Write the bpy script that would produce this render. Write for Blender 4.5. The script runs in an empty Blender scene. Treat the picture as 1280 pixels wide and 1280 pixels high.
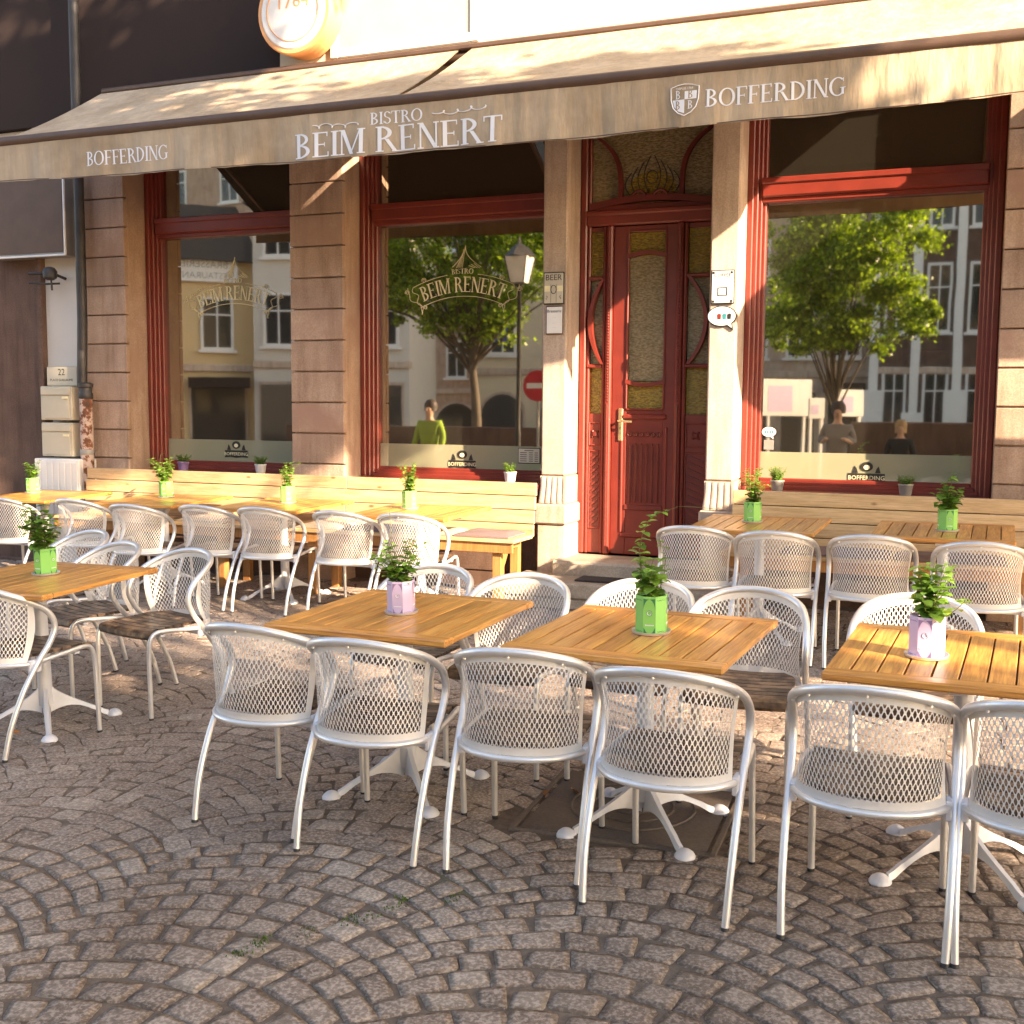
import bpy, bmesh, math, random
import numpy as np
from mathutils import Vector, Matrix
random.seed(7); np.random.seed(7)
PI = math.pi
C = bpy.context.scene.collection
sc = bpy.context.scene

# ------------------------------------------------------------ camera, sky, sun, exposure
cam = bpy.data.objects.new('camera', bpy.data.cameras.new('camera')); C.objects.link(cam)
_f = Vector((-0.36972593, 0.92438979, -0.0938417)); _r = Vector((0.92819293, 0.37202115, 0.00762513)); _u = Vector((-0.04195969, 0.084284, 0.99555793))
cam.matrix_world = Matrix(((_r.x, _u.x, -_f.x, 0), (_r.y, _u.y, -_f.y, 0), (_r.z, _u.z, -_f.z, 1.6524), (0, 0, 0, 1)))
cam.data.sensor_width = 36; cam.data.lens = 39.38; cam.data.clip_start = 0.05; cam.data.clip_end = 500
sc.camera = cam
SUN = Vector((1.0, -0.46, 0.47)).normalized()          # towards the sun
SUN_EL = math.asin(SUN.z); SUN_AZ = math.atan2(SUN.x, SUN.y)
world = bpy.data.worlds.new('World'); sc.world = world; world.use_nodes = True
wn = world.node_tree; wn.nodes.clear()
sky = wn.nodes.new('ShaderNodeTexSky'); sky.sky_type = 'NISHITA'; sky.sun_disc = False
sky.sun_elevation = SUN_EL; sky.sun_rotation = SUN_AZ
bgn = wn.nodes.new('ShaderNodeBackground'); bgn.inputs[1].default_value = 0.15
wo = wn.nodes.new('ShaderNodeOutputWorld')
wn.links.new(sky.outputs[0], bgn.inputs[0]); wn.links.new(bgn.outputs[0], wo.inputs[0])
sun = bpy.data.objects.new('sun', bpy.data.lights.new('sun', 'SUN')); C.objects.link(sun)
sun.data.energy = 5.0; sun.data.angle = math.radians(0.5); sun.data.color = (1.0, 0.86, 0.68)
sun.rotation_euler = (-SUN).to_track_quat('-Z', 'Y').to_euler()
sc.view_settings.view_transform = 'Standard'; sc.view_settings.look = 'None'
sc.view_settings.exposure = 2.15; sc.view_settings.gamma = 1.0
sc.view_settings.use_white_balance = True
sc.view_settings.white_balance_temperature = 7600; sc.view_settings.white_balance_tint = 17

# ------------------------------------------------------------ materials
def newmat(name):
    m = bpy.data.materials.new(name); m.use_nodes = True
    nt = m.node_tree; return m, nt, nt.nodes['Principled BSDF']
def N(nt, t, **k):
    n = nt.nodes.new(t)
    for a, b in k.items(): setattr(n, a, b)
    return n
def ramp(nt, fac, stops):
    r = N(nt, 'ShaderNodeValToRGB'); e = r.color_ramp.elements
    while len(e) < len(stops): e.new(0.5)
    for x, (p, c) in zip(e, stops): x.position = p; x.color = (*c, 1)
    nt.links.new(fac, r.inputs[0]); return r.outputs[0]
def coords(nt, scale=(1, 1, 1), rnd=True):
    tc = N(nt, 'ShaderNodeTexCoord'); mp = N(nt, 'ShaderNodeMapping'); mp.inputs['Scale'].default_value = scale
    nt.links.new(tc.outputs['Object'], mp.inputs[0])
    if rnd:
        oi = N(nt, 'ShaderNodeObjectInfo'); mu = N(nt, 'ShaderNodeMath', operation='MULTIPLY'); mu.inputs[1].default_value = 37
        nt.links.new(oi.outputs['Random'], mu.inputs[0]); cb = N(nt, 'ShaderNodeCombineXYZ')
        for i in range(3): nt.links.new(mu.outputs[0], cb.inputs[i])
        nt.links.new(cb.outputs[0], mp.inputs['Location'])
    return mp.outputs[0]
def bump(nt, p, h, s, dist=0.01):
    b = N(nt, 'ShaderNodeBump'); b.inputs['Strength'].default_value = s; b.inputs['Distance'].default_value = dist
    nt.links.new(h, b.inputs['Height']); nt.links.new(b.outputs[0], p.inputs['Normal'])
def noise(nt, v, s, d=4, r=0.55):
    n = N(nt, 'ShaderNodeTexNoise'); n.inputs['Scale'].default_value = s; n.inputs['Detail'].default_value = d; n.inputs['Roughness'].default_value = r
    nt.links.new(v, n.inputs['Vector']); return n.outputs[0]
def mixc(nt, f, a, b, mode='MIX'):
    m = N(nt, 'ShaderNodeMix', data_type='RGBA', blend_type=mode)
    for s, i in ((f, 0), (a, 6), (b, 7)):
        if hasattr(s, 'links'): nt.links.new(s, m.inputs[i])
        else: m.inputs[i].default_value = (*s, 1) if isinstance(s, tuple) else s
    return m.outputs[2]
def plain(name, col, rough=.6, metal=0., var=.12, nscale=6, bmp=0.1, coat=0, bscale=40):
    m, nt, p = newmat(name); v = coords(nt)
    a = tuple(c * (1 - var) for c in col); b = tuple(min(1, c * (1 + var)) for c in col)
    nt.links.new(ramp(nt, noise(nt, v, nscale, 6), [(.3, a), (.7, b)]), p.inputs['Base Color'])
    p.inputs['Roughness'].default_value = rough; p.inputs['Metallic'].default_value = metal; p.inputs['Coat Weight'].default_value = coat
    p.inputs['Coat Roughness'].default_value = .25
    if bmp: bump(nt, p, noise(nt, v, bscale, 3), bmp, .003)
    return m
def wood(name, dark, light, axis, rough=.45, coat=.15, fine=1.0, vary=.45, wear=None):
    m, nt, p = newmat(name)
    s = [22 * fine] * 3; s[axis] = 1.6 * fine; v = coords(nt, s)
    g = noise(nt, v, 1.6, 8, .62)
    s2 = [60 * fine] * 3; s2[axis] = 2.5; v2 = coords(nt, s2); g2 = noise(nt, v2, 2.2, 4, .7)
    c = ramp(nt, g, [(.28, dark), (.5, tuple((a + b) / 2 for a, b in zip(dark, light))), (.68, light)])
    c = mixc(nt, .35, c, ramp(nt, g2, [(.35, tuple(x * .45 for x in dark)), (.6, light)]))
    if 'pine' in name:
        vo = N(nt, 'ShaderNodeTexVoronoi'); vo.inputs['Scale'].default_value = 1.0; kv = [7.0] * 3; kv[axis] = 3.2; nt.links.new(coords(nt, kv), vo.inputs['Vector'])
        c = mixc(nt, ramp(nt, vo.outputs['Distance'], [(.04, (.85, .85, .85)), (.10, (0, 0, 0))]), c, (.22, .085, .02))
    oi = N(nt, 'ShaderNodeObjectInfo')
    c = mixc(nt, 1.0, c, ramp(nt, oi.outputs['Random'], [(0, (1 - vary,) * 3), (1, (1, 1, 1))]), 'MULTIPLY')
    if wear:
        w = noise(nt, coords(nt, (9, 9, 9)), 1.2, 5, .6)
        c = mixc(nt, ramp(nt, w, [(.46, (0, 0, 0)), (.62, (1, 1, 1))]), c, wear)
    nt.links.new(c, p.inputs['Base Color']); p.inputs['Roughness'].default_value = rough
    p.inputs['Coat Weight'].default_value = coat; p.inputs['Coat Roughness'].default_value = .22
    bump(nt, p, g2, .25, .002); return m
def stone(name, a, b, spot=None, rough=.85, sc_=3, bs=.35):
    m, nt, p = newmat(name); v = coords(nt)
    c = ramp(nt, noise(nt, v, sc_, 7, .6), [(.3, a), (.7, b)])
    sp = noise(nt, v, 90, 2, .6)
    c = mixc(nt, .2, c, ramp(nt, sp, [(.4, tuple(x * .55 for x in a)), (.62, tuple(min(1, x * 1.25) for x in b))]))
    oi = N(nt, 'ShaderNodeObjectInfo'); gi = N(nt, 'ShaderNodeNewGeometry')
    c = mixc(nt, 1., c, ramp(nt, oi.outputs['Random'], [(0, (.82, .8, .79)), (1, (1.05, 1.05, 1.05))]), 'MULTIPLY')
    if 'sandstone' in name:
        c = mixc(nt, 1., c, ramp(nt, noise(nt, coords(nt, (7, 7, .8), False), 1.3, 6, .65), [(.32, (.70, .64, .58)), (.52, (1, 1, 1)), (.75, (1.08, 1.06, 1.02))]), 'MULTIPLY')
    if spot:
        st = noise(nt, v, 1.4, 6, .7); c = mixc(nt, ramp(nt, st, [(.52, (0, 0, 0)), (.68, (1, 1, 1))]), c, spot)
    nt.links.new(c, p.inputs['Base Color']); p.inputs['Roughness'].default_value = rough
    bump(nt, p, noise(nt, v, 60, 5, .7), bs, .004); return m
M = {}
M['alu'] = plain('brushed_aluminium', (.76, .745, .72), .38, .62, .06, 12, .05)
M['sheet'] = plain('aluminium_sheet', (.76, .73, .68), .55, .12, .07, 9, .05)
M['cast'] = plain('silver_painted_iron', (.70, .71, .74), .5, .15, .08, 9, .1)
M['plastic'] = plain('dark_plastic', (.03, .03, .03), .5)
M['teak'] = wood('oiled_teak', (.44, .14, .025), (1.0, .50, .12), 1, .42, .3, 1, .3)
M['teakx'] = wood('oiled_teak_edge', (.44, .14, .025), (.92, .44, .10), 0, .38, .35, 1, .25)
M['seat'] = wood('weathered_dark_slats', (.020, .011, .007), (.11, .06, .035), 0, .5, .15, 1.3, .5, (.26, .165, .10))
M['pine'] = wood('pine_planks', (.56, .33, .14), (.80, .57, .32), 0, .5, .12, .6, .16)
M['pinep'] = wood('pine_posts', (.36, .15, .04), (.55, .27, .09), 2, .5, .1, .7, .15)
M['sand'] = stone('red_sandstone', (.37, .245, .175), (.52, .37, .275), (.36, .22, .16), bs=.5)
M['sandp'] = stone('pale_sandstone', (.50, .39, .31), (.64, .52, .42), (.42, .30, .23), bs=.5)
M['plinth'] = stone('dark_sandstone', (.09, .05, .035), (.17, .10, .07))
M['step'] = stone('worn_step_stone', (.30, .25, .19), (.50, .43, .34), (.20, .16, .12))
M['redwood'] = plain('oxblood_painted_wood', (.19, .027, .017), .38, 0, .15, 5, .12, .25, 30)
M['reddark'] = plain('oxblood_carving', (.145, .021, .014), .45, 0, .15, 7, .12, .1, 30)
M['brass'] = plain('pale_brass', (.65, .52, .30), .3, .8)
M['canvas'] = plain('beige_awning_canvas', (.46, .35, .24), .85, 0, .10, 2.2, .3, 0, 240)
def canvasmat():
    m, nt, p = newmat('weathered_beige_canvas'); v = coords(nt, (14, 14, .9), False); w = coords(nt, (1, 1, 1), False)
    c = ramp(nt, noise(nt, v, 1.0, 5, .6), [(.3, (.40, .305, .205)), (.5, (.44, .34, .235)), (.75, (.48, .375, .26))])
    c = mixc(nt, 1., c, ramp(nt, noise(nt, w, 1.7, 6, .65), [(.35, (.74, .70, .64)), (.6, (1.05, 1.05, 1.05))]), 'MULTIPLY')
    nt.links.new(c, p.inputs['Base Color']); p.inputs['Roughness'].default_value = .9
    bump(nt, p, noise(nt, coords(nt, (5, 5, 1.2), False), 1.6, 4, .5), .8, .03); return m
M['canvas'] = canvasmat()
M['underside_shade'] = plain('awning_underside_shade', (.045, .03, .02), .9, 0, .1, 3, .1)  # underside shade put into a dark sheet hung below the canvas
M['rail'] = plain('brown_awning_rail', (.11, .065, .045), .5, .2)
M['print'] = plain('white_print', (.80, .80, .82), .6, 0, .03, 4, 0)
M['goldprint'] = plain('gold_print', (.85, .76, .46), .5, .0, .1, 20, 0)
M['blackprint'] = plain('black_print', (.02, .018, .015), .6, 0, .1, 4, 0)
M['plaster'] = plain('cream_plaster', (.66, .56, .40), .9, 0, .06, 1.5, .2)
M['shaded_wall_dark_awning'] = plain('corner_shaded_wall_and_dark_awning', (.022, .010, .007), .9, 0, .1, 1.5, .2)  # upper left corner shading put into the wall colour; shop awnings simply dark
M['whitewall'] = plain('white_plaster', (.62, .58, .52), .9, 0, .05, 2, .15)
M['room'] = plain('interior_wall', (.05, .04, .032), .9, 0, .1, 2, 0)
M['grey'] = plain('grey_metal', (.30, .29, .27), .5, .3)
M['cream'] = plain('cream_enamel', (.56, .50, .38), .5, 0, .06, 4, .05)
M['white'] = plain('white_enamel', (.74, .73, .70), .5, 0, .04, 4, .05)
M['pipe'] = plain('dark_iron_pipe', (.055, .05, .048), .55, .4, .25, 6, .15)
M['green'] = plain('leaf_green_paper', (.24, .60, .13), .55, 0, .05, 10, 0)
M['lilac'] = plain('lilac_paper', (.62, .49, .66), .55, 0, .05, 10, 0)
M['dkgreen'] = plain('dark_green_print', (.03, .20, .09), .6, 0, .1, 10, 0)
M['dklilac'] = plain('purple_print', (.26, .17, .33), .6, 0, .1, 10, 0)
M['ltgreen'] = plain('light_green_print', (.38, .72, .08), .6, 0, .05, 10, 0)
M['soil'] = plain('potting_soil', (.035, .02, .012), .95, 0, .3, 40, .6)
M['cushg'] = plain('mauve_cushion', (.20, .145, .145), .95, 0, .08, 20, .5, 0, 300)
M['cushb'] = plain('beige_cushion', (.46, .37, .29), .95, 0, .06, 20, .5, 0, 300)
M['rubber'] = plain('door_mat', (.03, .028, .027), .95, 0, .3, 60, .8, 0, 160)
M['rustlid'] = stone('iron_manhole', (.10, .078, .062), (.18, .14, .11), rough=.75)
M['moss'] = plain('moss', (.07, .12, .02), .95, 0, .3, 30, .6)
M['dryleaf'] = plain('dry_leaf', (.38, .15, .04), .8, 0, .4, 3, .1)
M['stem'] = plain('stem', (.16, .15, .05), .7, 0, .2, 8, 0)
M['bark'] = stone('bark', (.09, .07, .05), (.18, .14, .10))
M['frost'] = plain('frosted_film', (.33, .36, .27), .25, 0, .05, 3, 0)
M['skin'] = plain('skin', (.50, .30, .21), .5, 0, .05, 5, 0)
M['hair'] = plain('hair', (.05, .03, .02), .6)
M['blond'] = plain('light_hair', (.35, .22, .10), .6)
M['orange'] = plain('bisque_lamp', (.75, .36, .15), .5, 0, .05, 3, 0)

def leafmat(name, a, b, tr=.35):
    m, nt, p = newmat(name); gi = N(nt, 'ShaderNodeNewGeometry')
    c = ramp(nt, gi.outputs['Random Per Island'], [(0, a), (.6, b), (1, tuple(min(1, x * 1.5) for x in b))])
    nt.links.new(c, p.inputs['Base Color']); p.inputs['Roughness'].default_value = .4
    tl = N(nt, 'ShaderNodeBsdfTranslucent'); nt.links.new(mixc(nt, 1., c, (1.3, 1.5, .5), 'MULTIPLY'), tl.inputs[0])
    mx = N(nt, 'ShaderNodeMixShader'); mx.inputs[0].default_value = tr
    nt.links.new(p.outputs[0], mx.inputs[1]); nt.links.new(tl.outputs[0], mx.inputs[2])
    nt.links.new(mx.outputs[0], nt.nodes['Material Output'].inputs[0]); return m
def leafmat_obj(name, a, b, tr=.3):
    m = leafmat(name, a, b, tr); nt = m.node_tree
    oi = N(nt, 'ShaderNodeObjectInfo')
    r = [n for n in nt.nodes if n.type == 'VALTORGB'][0]; nt.links.new(oi.outputs['Random'], r.inputs[0]); return m
M['leaf'] = leafmat_obj('pot_plant_leaf', (.07, .15, .025), (.20, .36, .06))
M['leafm'] = leafmat('pot_plant_foliage', (.07, .15, .025), (.19, .34, .06))
M['tleaf'] = leafmat('lime_tree_leaf', (.06, .12, .015), (.24, .31, .045), .5)

def glassmat(name, fac, tint):
    m, nt, p = newmat(name); nt.nodes.remove(p)
    g = N(nt, 'ShaderNodeBsdfGlossy'); g.inputs['Roughness'].default_value = 0.02; g.inputs[0].default_value = (1.0, .95, .84, 1)
    b = N(nt, 'ShaderNodeBump'); b.inputs['Strength'].default_value = .022; b.inputs['Distance'].default_value = .01; nt.links.new(noise(nt, coords(nt, (1, 1, 1), False), 2.2, 1, .4), b.inputs['Height']); nt.links.new(b.outputs[0], g.inputs['Normal'])
    t = N(nt, 'ShaderNodeBsdfTransparent'); t.inputs[0].default_value = (*tint, 1)
    mx = N(nt, 'ShaderNodeMixShader'); mx.inputs[0].default_value = fac
    df = N(nt, 'ShaderNodeBsdfDiffuse'); df.inputs[0].default_value = (.6, .55, .42, 1); m0 = N(nt, 'ShaderNodeMixShader'); m0.inputs[0].default_value = .03; nt.links.new(t.outputs[0], m0.inputs[1]); nt.links.new(df.outputs[0], m0.inputs[2]); t = m0
    nt.links.new(t.outputs[0], mx.inputs[1]); nt.links.new(g.outputs[0], mx.inputs[2])
    nt.links.new(mx.outputs[0], nt.nodes['Material Output'].inputs[0]); return m
M['glass'] = glassmat('shop_glass', .40, (.55, .52, .45))
M['fglass'] = glassmat('far_glass', .35, (.2, .2, .2))
def cathedral(name, a, b):
    m, nt, p = newmat(name); v = coords(nt, (30, 30, 75), False)
    nz = noise(nt, v, 1.3, 3, .5)
    nt.links.new(ramp(nt, nz, [(.35, a), (.65, b)]), p.inputs['Base Color']); p.inputs['Roughness'].default_value = .18
    bump(nt, p, nz, .9, .01); return m
M['cath'] = cathedral('rippled_glass', (.17, .13, .055), (.34, .27, .15))
M['cathy'] = cathedral('yellow_rippled_glass', (.16, .10, .008), (.34, .24, .03))

def cobblemat(name, island):
    m, nt, p = newmat(name)
    tc = N(nt, 'ShaderNodeNewGeometry'); v = tc.outputs['Position']
    if island: rnd = tc.outputs['Random Per Island']
    else: rnd = N(nt, 'ShaderNodeObjectInfo').outputs['Random']
    c = ramp(nt, rnd, [(0, (.22, .17, .14)), (.35, (.31, .245, .205)), (.75, (.40, .325, .275)), (.90, (.50, .42, .35)), (1, (.74, .65, .55))])
    sp = noise(nt, v, 85, 2, .6)
    c = mixc(nt, .5, c, ramp(nt, sp, [(.40, (.05, .036, .027)), (.5, (.27, .21, .17)), (.60, (.88, .76, .66))]), 'MIX')
    c = mixc(nt, .4, c, ramp(nt, noise(nt, v, 32, 5, .7), [(.35, (.09, .065, .046)), (.65, (.42, .33, .26))]))
    big = noise(nt, v, .8, 3, .5)
    c = mixc(nt, 1., c, ramp(nt, big, [(.35, (.72, .68, .66)), (.65, (1.12, 1.1, 1.08))]), 'MULTIPLY')
    nt.links.new(c, p.inputs['Base Color']); p.inputs['Roughness'].default_value = .46
    p.inputs['Specular IOR Level'].default_value = .4
    bump(nt, p, noise(nt, v, 42, 10, .8), .8, .015); return m
M['cob'] = cobblemat('porphyry_cobble', False); M['cobs'] = cobblemat('porphyry_cobbles', True)
def groundmat():
    m, nt, p = newmat('joint_sand_and_paving'); g = N(nt, 'ShaderNodeNewGeometry'); v = g.outputs['Position']
    c = ramp(nt, noise(nt, v, 25, 6, .7), [(.3, (.085, .060, .042)), (.7, (.21, .155, .115))])
    vo = N(nt, 'ShaderNodeTexVoronoi'); vo.inputs['Scale'].default_value = 8.5; nt.links.new(v, vo.inputs['Vector'])
    sx = N(nt, 'ShaderNodeSeparateXYZ'); nt.links.new(v, sx.inputs[0])
    far = ramp(nt, sx.outputs[1], [(0, (1, 1, 1)), (.02, (0, 0, 0))])
    vc = ramp(nt, vo.outputs['Color'], [(0, (.12, .085, .07)), (1, (.24, .19, .155))])
    c = mixc(nt, far, c, vc)
    ms = ramp(nt, noise(nt, v, 1.1, 3, .6), [(.60, (0, 0, 0)), (.72, (.5, .5, .5))]); c = mixc(nt, ms, c, (.06, .085, .02))
    nt.links.new(c, p.inputs['Base Color']); p.inputs['Roughness'].default_value = .9
    bump(nt, p, noise(nt, v, 120, 4, .7), .8, .01); return m
M['ground'] = groundmat()

# ------------------------------------------------------------ mesh helpers
class MB:
    def __init__(s): s.v = []; s.f = []
    def add(s, vs, fs):
        n = len(s.v); s.v += [tuple(v) for v in vs]; s.f += [tuple(i + n for i in f) for f in fs]; return s
    def box(s, x0, x1, y0, y1, z0, z1, c=0.0, T=None):
        c = min(c, abs(x1 - x0) * .45, abs(y1 - y0) * .45, abs(z1 - z0) * .45)
        if c <= 0:
            vs = [(x, y, z) for x in (x0, x1) for y in (y0, y1) for z in (z0, z1)]
            fs = [(0, 1, 3, 2), (4, 6, 7, 5), (0, 4, 5, 1), (2, 3, 7, 6), (0, 2, 6, 4), (1, 5, 7, 3)]
        else:
            vs = []; idx = {}
            for i, x in enumerate((x0, x1)):
                for j, y in enumerate((y0, y1)):
                    for k, z in enumerate((z0, z1)):
                        a = c if i == 0 else -c; b = c if j == 0 else -c; d = c if k == 0 else -c
                        for ax, p in ((0, (x, y + b, z + d)), (1, (x + a, y, z + d)), (2, (x + a, y + b, z))):
                            idx[(i, j, k, ax)] = len(vs); vs.append(p)
            fs = []
            for i in (0, 1):
                q = [idx[(i, 0, 0, 0)], idx[(i, 1, 0, 0)], idx[(i, 1, 1, 0)], idx[(i, 0, 1, 0)]]; fs.append(q if i else q[::-1])
                q = [idx[(0, i, 0, 1)], idx[(0, i, 1, 1)], idx[(1, i, 1, 1)], idx[(1, i, 0, 1)]]; fs.append(q if i else q[::-1])
                q = [idx[(0, 0, i, 2)], idx[(1, 0, i, 2)], idx[(1, 1, i, 2)], idx[(0, 1, i, 2)]]; fs.append(q if i else q[::-1])
            for i in (0, 1):
                for j in (0, 1):
                    q = [idx[(i, j, 0, 0)], idx[(i, j, 1, 0)], idx[(i, j, 1, 1)], idx[(i, j, 0, 1)]]; fs.append(q if (i + j) % 2 else q[::-1])
                    q = [idx[(i, 0, j, 0)], idx[(i, 1, j, 0)], idx[(i, 1, j, 2)], idx[(i, 0, j, 2)]]; fs.append(q[::-1] if (i + j) % 2 else q)
                    q = [idx[(0, i, j, 1)], idx[(1, i, j, 1)], idx[(1, i, j, 2)], idx[(0, i, j, 2)]]; fs.append(q if (i + j) % 2 else q[::-1])
                    for k in (0, 1):
                        q = [idx[(i, j, k, 0)], idx[(i, j, k, 1)], idx[(i, j, k, 2)]]; fs.append(q if (i + j + k) % 2 else q[::-1])
        if T is not None: vs = [T @ Vector(v) for v in vs]
        return s.add(vs, fs)
    def tube(s, P, r, n=10, closed=False, cap=True):
        P = [Vector(p) for p in P]; m = len(P); R = r if hasattr(r, '__len__') else [r] * m
        T = [((P[(i + 1) % m] if closed or i < m - 1 else P[i]) - (P[i - 1] if closed or i > 0 else P[i])).normalized() for i in range(m)]
        a = T[0].orthogonal().normalized(); vs = []
        for i in range(m):
            a = (a - T[i] * a.dot(T[i]))
            a = a.normalized() if a.length > 1e-6 else T[i].orthogonal().normalized()
            b = T[i].cross(a)
            for k in range(n):
                t = 2 * PI * k / n; vs.append(P[i] + (a * math.cos(t) + b * math.sin(t)) * R[i])
        fs = []
        for i in range(m if closed else m - 1):
            j = (i + 1) % m
            for k in range(n): fs.append((i * n + k, i * n + (k + 1) % n, j * n + (k + 1) % n, j * n + k))
        if cap and not closed: fs += [tuple(range(n))[::-1], tuple((m - 1) * n + k for k in range(n))]
        return s.add(vs, fs)
    def lathe(s, prof, n=24, o=(0, 0, 0), T=None, cap=True):
        vs = [(r * math.cos(2 * PI * k / n), r * math.sin(2 * PI * k / n), z) for r, z in prof for k in range(n)]
        fs = [(i * n + k, i * n + (k + 1) % n, (i + 1) * n + (k + 1) % n, (i + 1) * n + k) for i in range(len(prof) - 1) for k in range(n)]
        if cap: fs += [tuple(range(n))[::-1], tuple((len(prof) - 1) * n + k for k in range(n))]
        vs = [(T @ Vector(v)) if T is not None else Vector(v) + Vector(o) for v in vs]
        return s.add(vs, fs)
    def poly(s, pts, T=None):       # flat polygon
        vs = [(T @ Vector(p)) if T is not None else p for p in pts]; return s.add(vs, [tuple(range(len(vs)))])
    def prism(s, pts, y0, y1):      # outline in (x,z), extruded along y
        n = len(pts); vs = [(x, y0, z) for x, z in pts] + [(x, y1, z) for x, z in pts]
        fs = [tuple(range(n)), tuple(range(2 * n - 1, n - 1, -1))] + [(i, i + n, (i + 1) % n + n, (i + 1) % n) for i in range(n)]
        return s.add(vs, fs)
    def grid(s, P):                 # P[i][j]
        n, m = len(P), len(P[0]); vs = [p for r in P for p in r]
        return s.add(vs, [(i * m + j, i * m + j + 1, (i + 1) * m + j + 1, (i + 1) * m + j) for i in range(n - 1) for j in range(m - 1)])
    def mesh(s, name, mat, smooth=None, recalc=True):
        me = bpy.data.meshes.new(name); me.from_pydata(s.v, [], s.f); me.update()
        if recalc and len(s.f) < 60000:
            bm = bmesh.new(); bm.from_mesh(me); bmesh.ops.recalc_face_normals(bm, faces=bm.faces); bm.to_mesh(me); bm.free()
        if mat is not None: me.materials.append(mat)
        if smooth:
            me.polygons.foreach_set('use_smooth', [True] * len(me.polygons)); me.set_sharp_from_angle(angle=math.radians(smooth))
        return me
def obj(name, mb, mat, parent=None, smooth=None, kind=None, label=None, loc=None):
    me = mb.mesh(name, mat, smooth) if isinstance(mb, MB) else mb
    o = bpy.data.objects.new(name, me); C.objects.link(o)
    if parent is not None: o.parent = parent
    if kind: o['kind'] = kind
    if label: o['label'] = label
    if loc is not None: o.location = loc
    return o
def thing(name, label, cat, loc=(0, 0, 0), rz=0, group=None, mat=None):
    o = bpy.data.objects.new(name, None); C.objects.link(o); o.empty_display_size = .1
    if mat is not None: o.matrix_world = mat
    else: o.location = loc; o.rotation_euler = (0, 0, rz)
    o['label'] = label; o['category'] = cat
    if group: o['group'] = group
    return o
def tag(o, label, cat, group=None):
    o['label'] = label; o['category'] = cat
    if group: o['group'] = group
    return o
KIDS = {}
def dup(src, mat, label, group=None):
    def kids(o): return [c for c in bpy.data.objects if c.parent == o]
    if src.name not in KIDS:
        ks = kids(src); KIDS[src.name] = [(k, kids(k)) for k in ks]
    r = src.copy(); C.objects.link(r); r.matrix_world = mat; r['label'] = label
    if group: r['group'] = group
    for k, gs in KIDS[src.name]:
        c = k.copy(); C.objects.link(c); c.parent = r
        for g in gs:
            q = g.copy(); C.objects.link(q); q.parent = c
    return r
def G(x, y): return .0099 * x + .0255 * y
_n = Vector((-.0099, -.0255, 1)).normalized(); _ex = Vector((1, 0, .0099)).normalized(); _ey = _n.cross(_ex)
def ground_mat(x, y, w=0, z=0):       # stands square on the sloping paving
    e1 = _ex * math.cos(w) + _ey * math.sin(w); e2 = -_ex * math.sin(w) + _ey * math.cos(w)
    o = Vector((x, y, G(x, y))) + _n * z
    return Matrix(((e1.x, e2.x, _n.x, o.x), (e1.y, e2.y, _n.y, o.y), (e1.z, e2.z, _n.z, o.z), (0, 0, 0, 1)))
def cat(P, n=8):
    P = [Vector(p) for p in P]; o = []
    for i in range(len(P) - 1):
        a, b, c, e = P[max(i - 1, 0)], P[i], P[i + 1], P[min(i + 2, len(P) - 1)]
        for q in range(n):
            t = q / n; o.append(.5 * ((2 * b) + (c - a) * t + (2 * a - 5 * b + 4 * c - e) * t * t + (3 * b - a - 3 * c + e) * t ** 3))
    o.append(P[-1]); return o
def text_into(mb, s, size, T, spacing=1.0, align='CENTER', depth=0):
    cu = bpy.data.curves.new('t', 'FONT'); cu.body = s; cu.size = size; cu.align_x = align; cu.space_character = spacing; cu.resolution_u = 2; cu.extrude = depth
    o = bpy.data.objects.new('t', cu); C.objects.link(o)
    me = bpy.data.meshes.new_from_object(o.evaluated_get(bpy.context.evaluated_depsgraph_get()))
    mb.add([T @ v.co for v in me.vertices], [tuple(p.vertices) for p in me.polygons])
    bpy.data.objects.remove(o); bpy.data.curves.remove(cu); bpy.data.meshes.remove(me)
def face_T(x, y, z):                  # text plane on a wall facing -Y
    return Matrix.Translation((x, y, z)) @ Matrix.Rotation(PI / 2, 4, 'X')

# serif capitals: strokes in a cap-height-1 box, returned as polygons
TK, TN, SF = .135, .055, .045
def _q(x0, y0, x1, y1): return [(x0, y0), (x1, y0), (x1, y1), (x0, y1)]
def _stem(x, w=TK, y0=0, y1=1, s=.07): return [_q(x, y0, x + w, y1), _q(x - s, y0, x + w + s, y0 + SF), _q(x - s, y1 - SF, x + w + s, y1)]
def _diag(x0, y0, x1, y1, w): return [[(x0, y0), (x0 + w, y0), (x1 + w, y1), (x1, y1)]]
def _bowl(cx, cy, rx, ry, a0, a1, t=TK, n=14, th=TN):
    o = []
    for i in range(n):
        q = []
        for a, k in ((a0 + (a1 - a0) * i / n, 0), (a0 + (a1 - a0) * (i + 1) / n, 1)):
            w = th + (t - th) * abs(math.cos(a)) ** 1.5; co, si = math.cos(a), math.sin(a)
            q.append(((cx + rx * co, cy + ry * si), (cx + (rx - w) * co, cy + (ry - w) * si)))
        o.append([q[0][0], q[1][0], q[1][1], q[0][1]])
    return o
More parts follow.
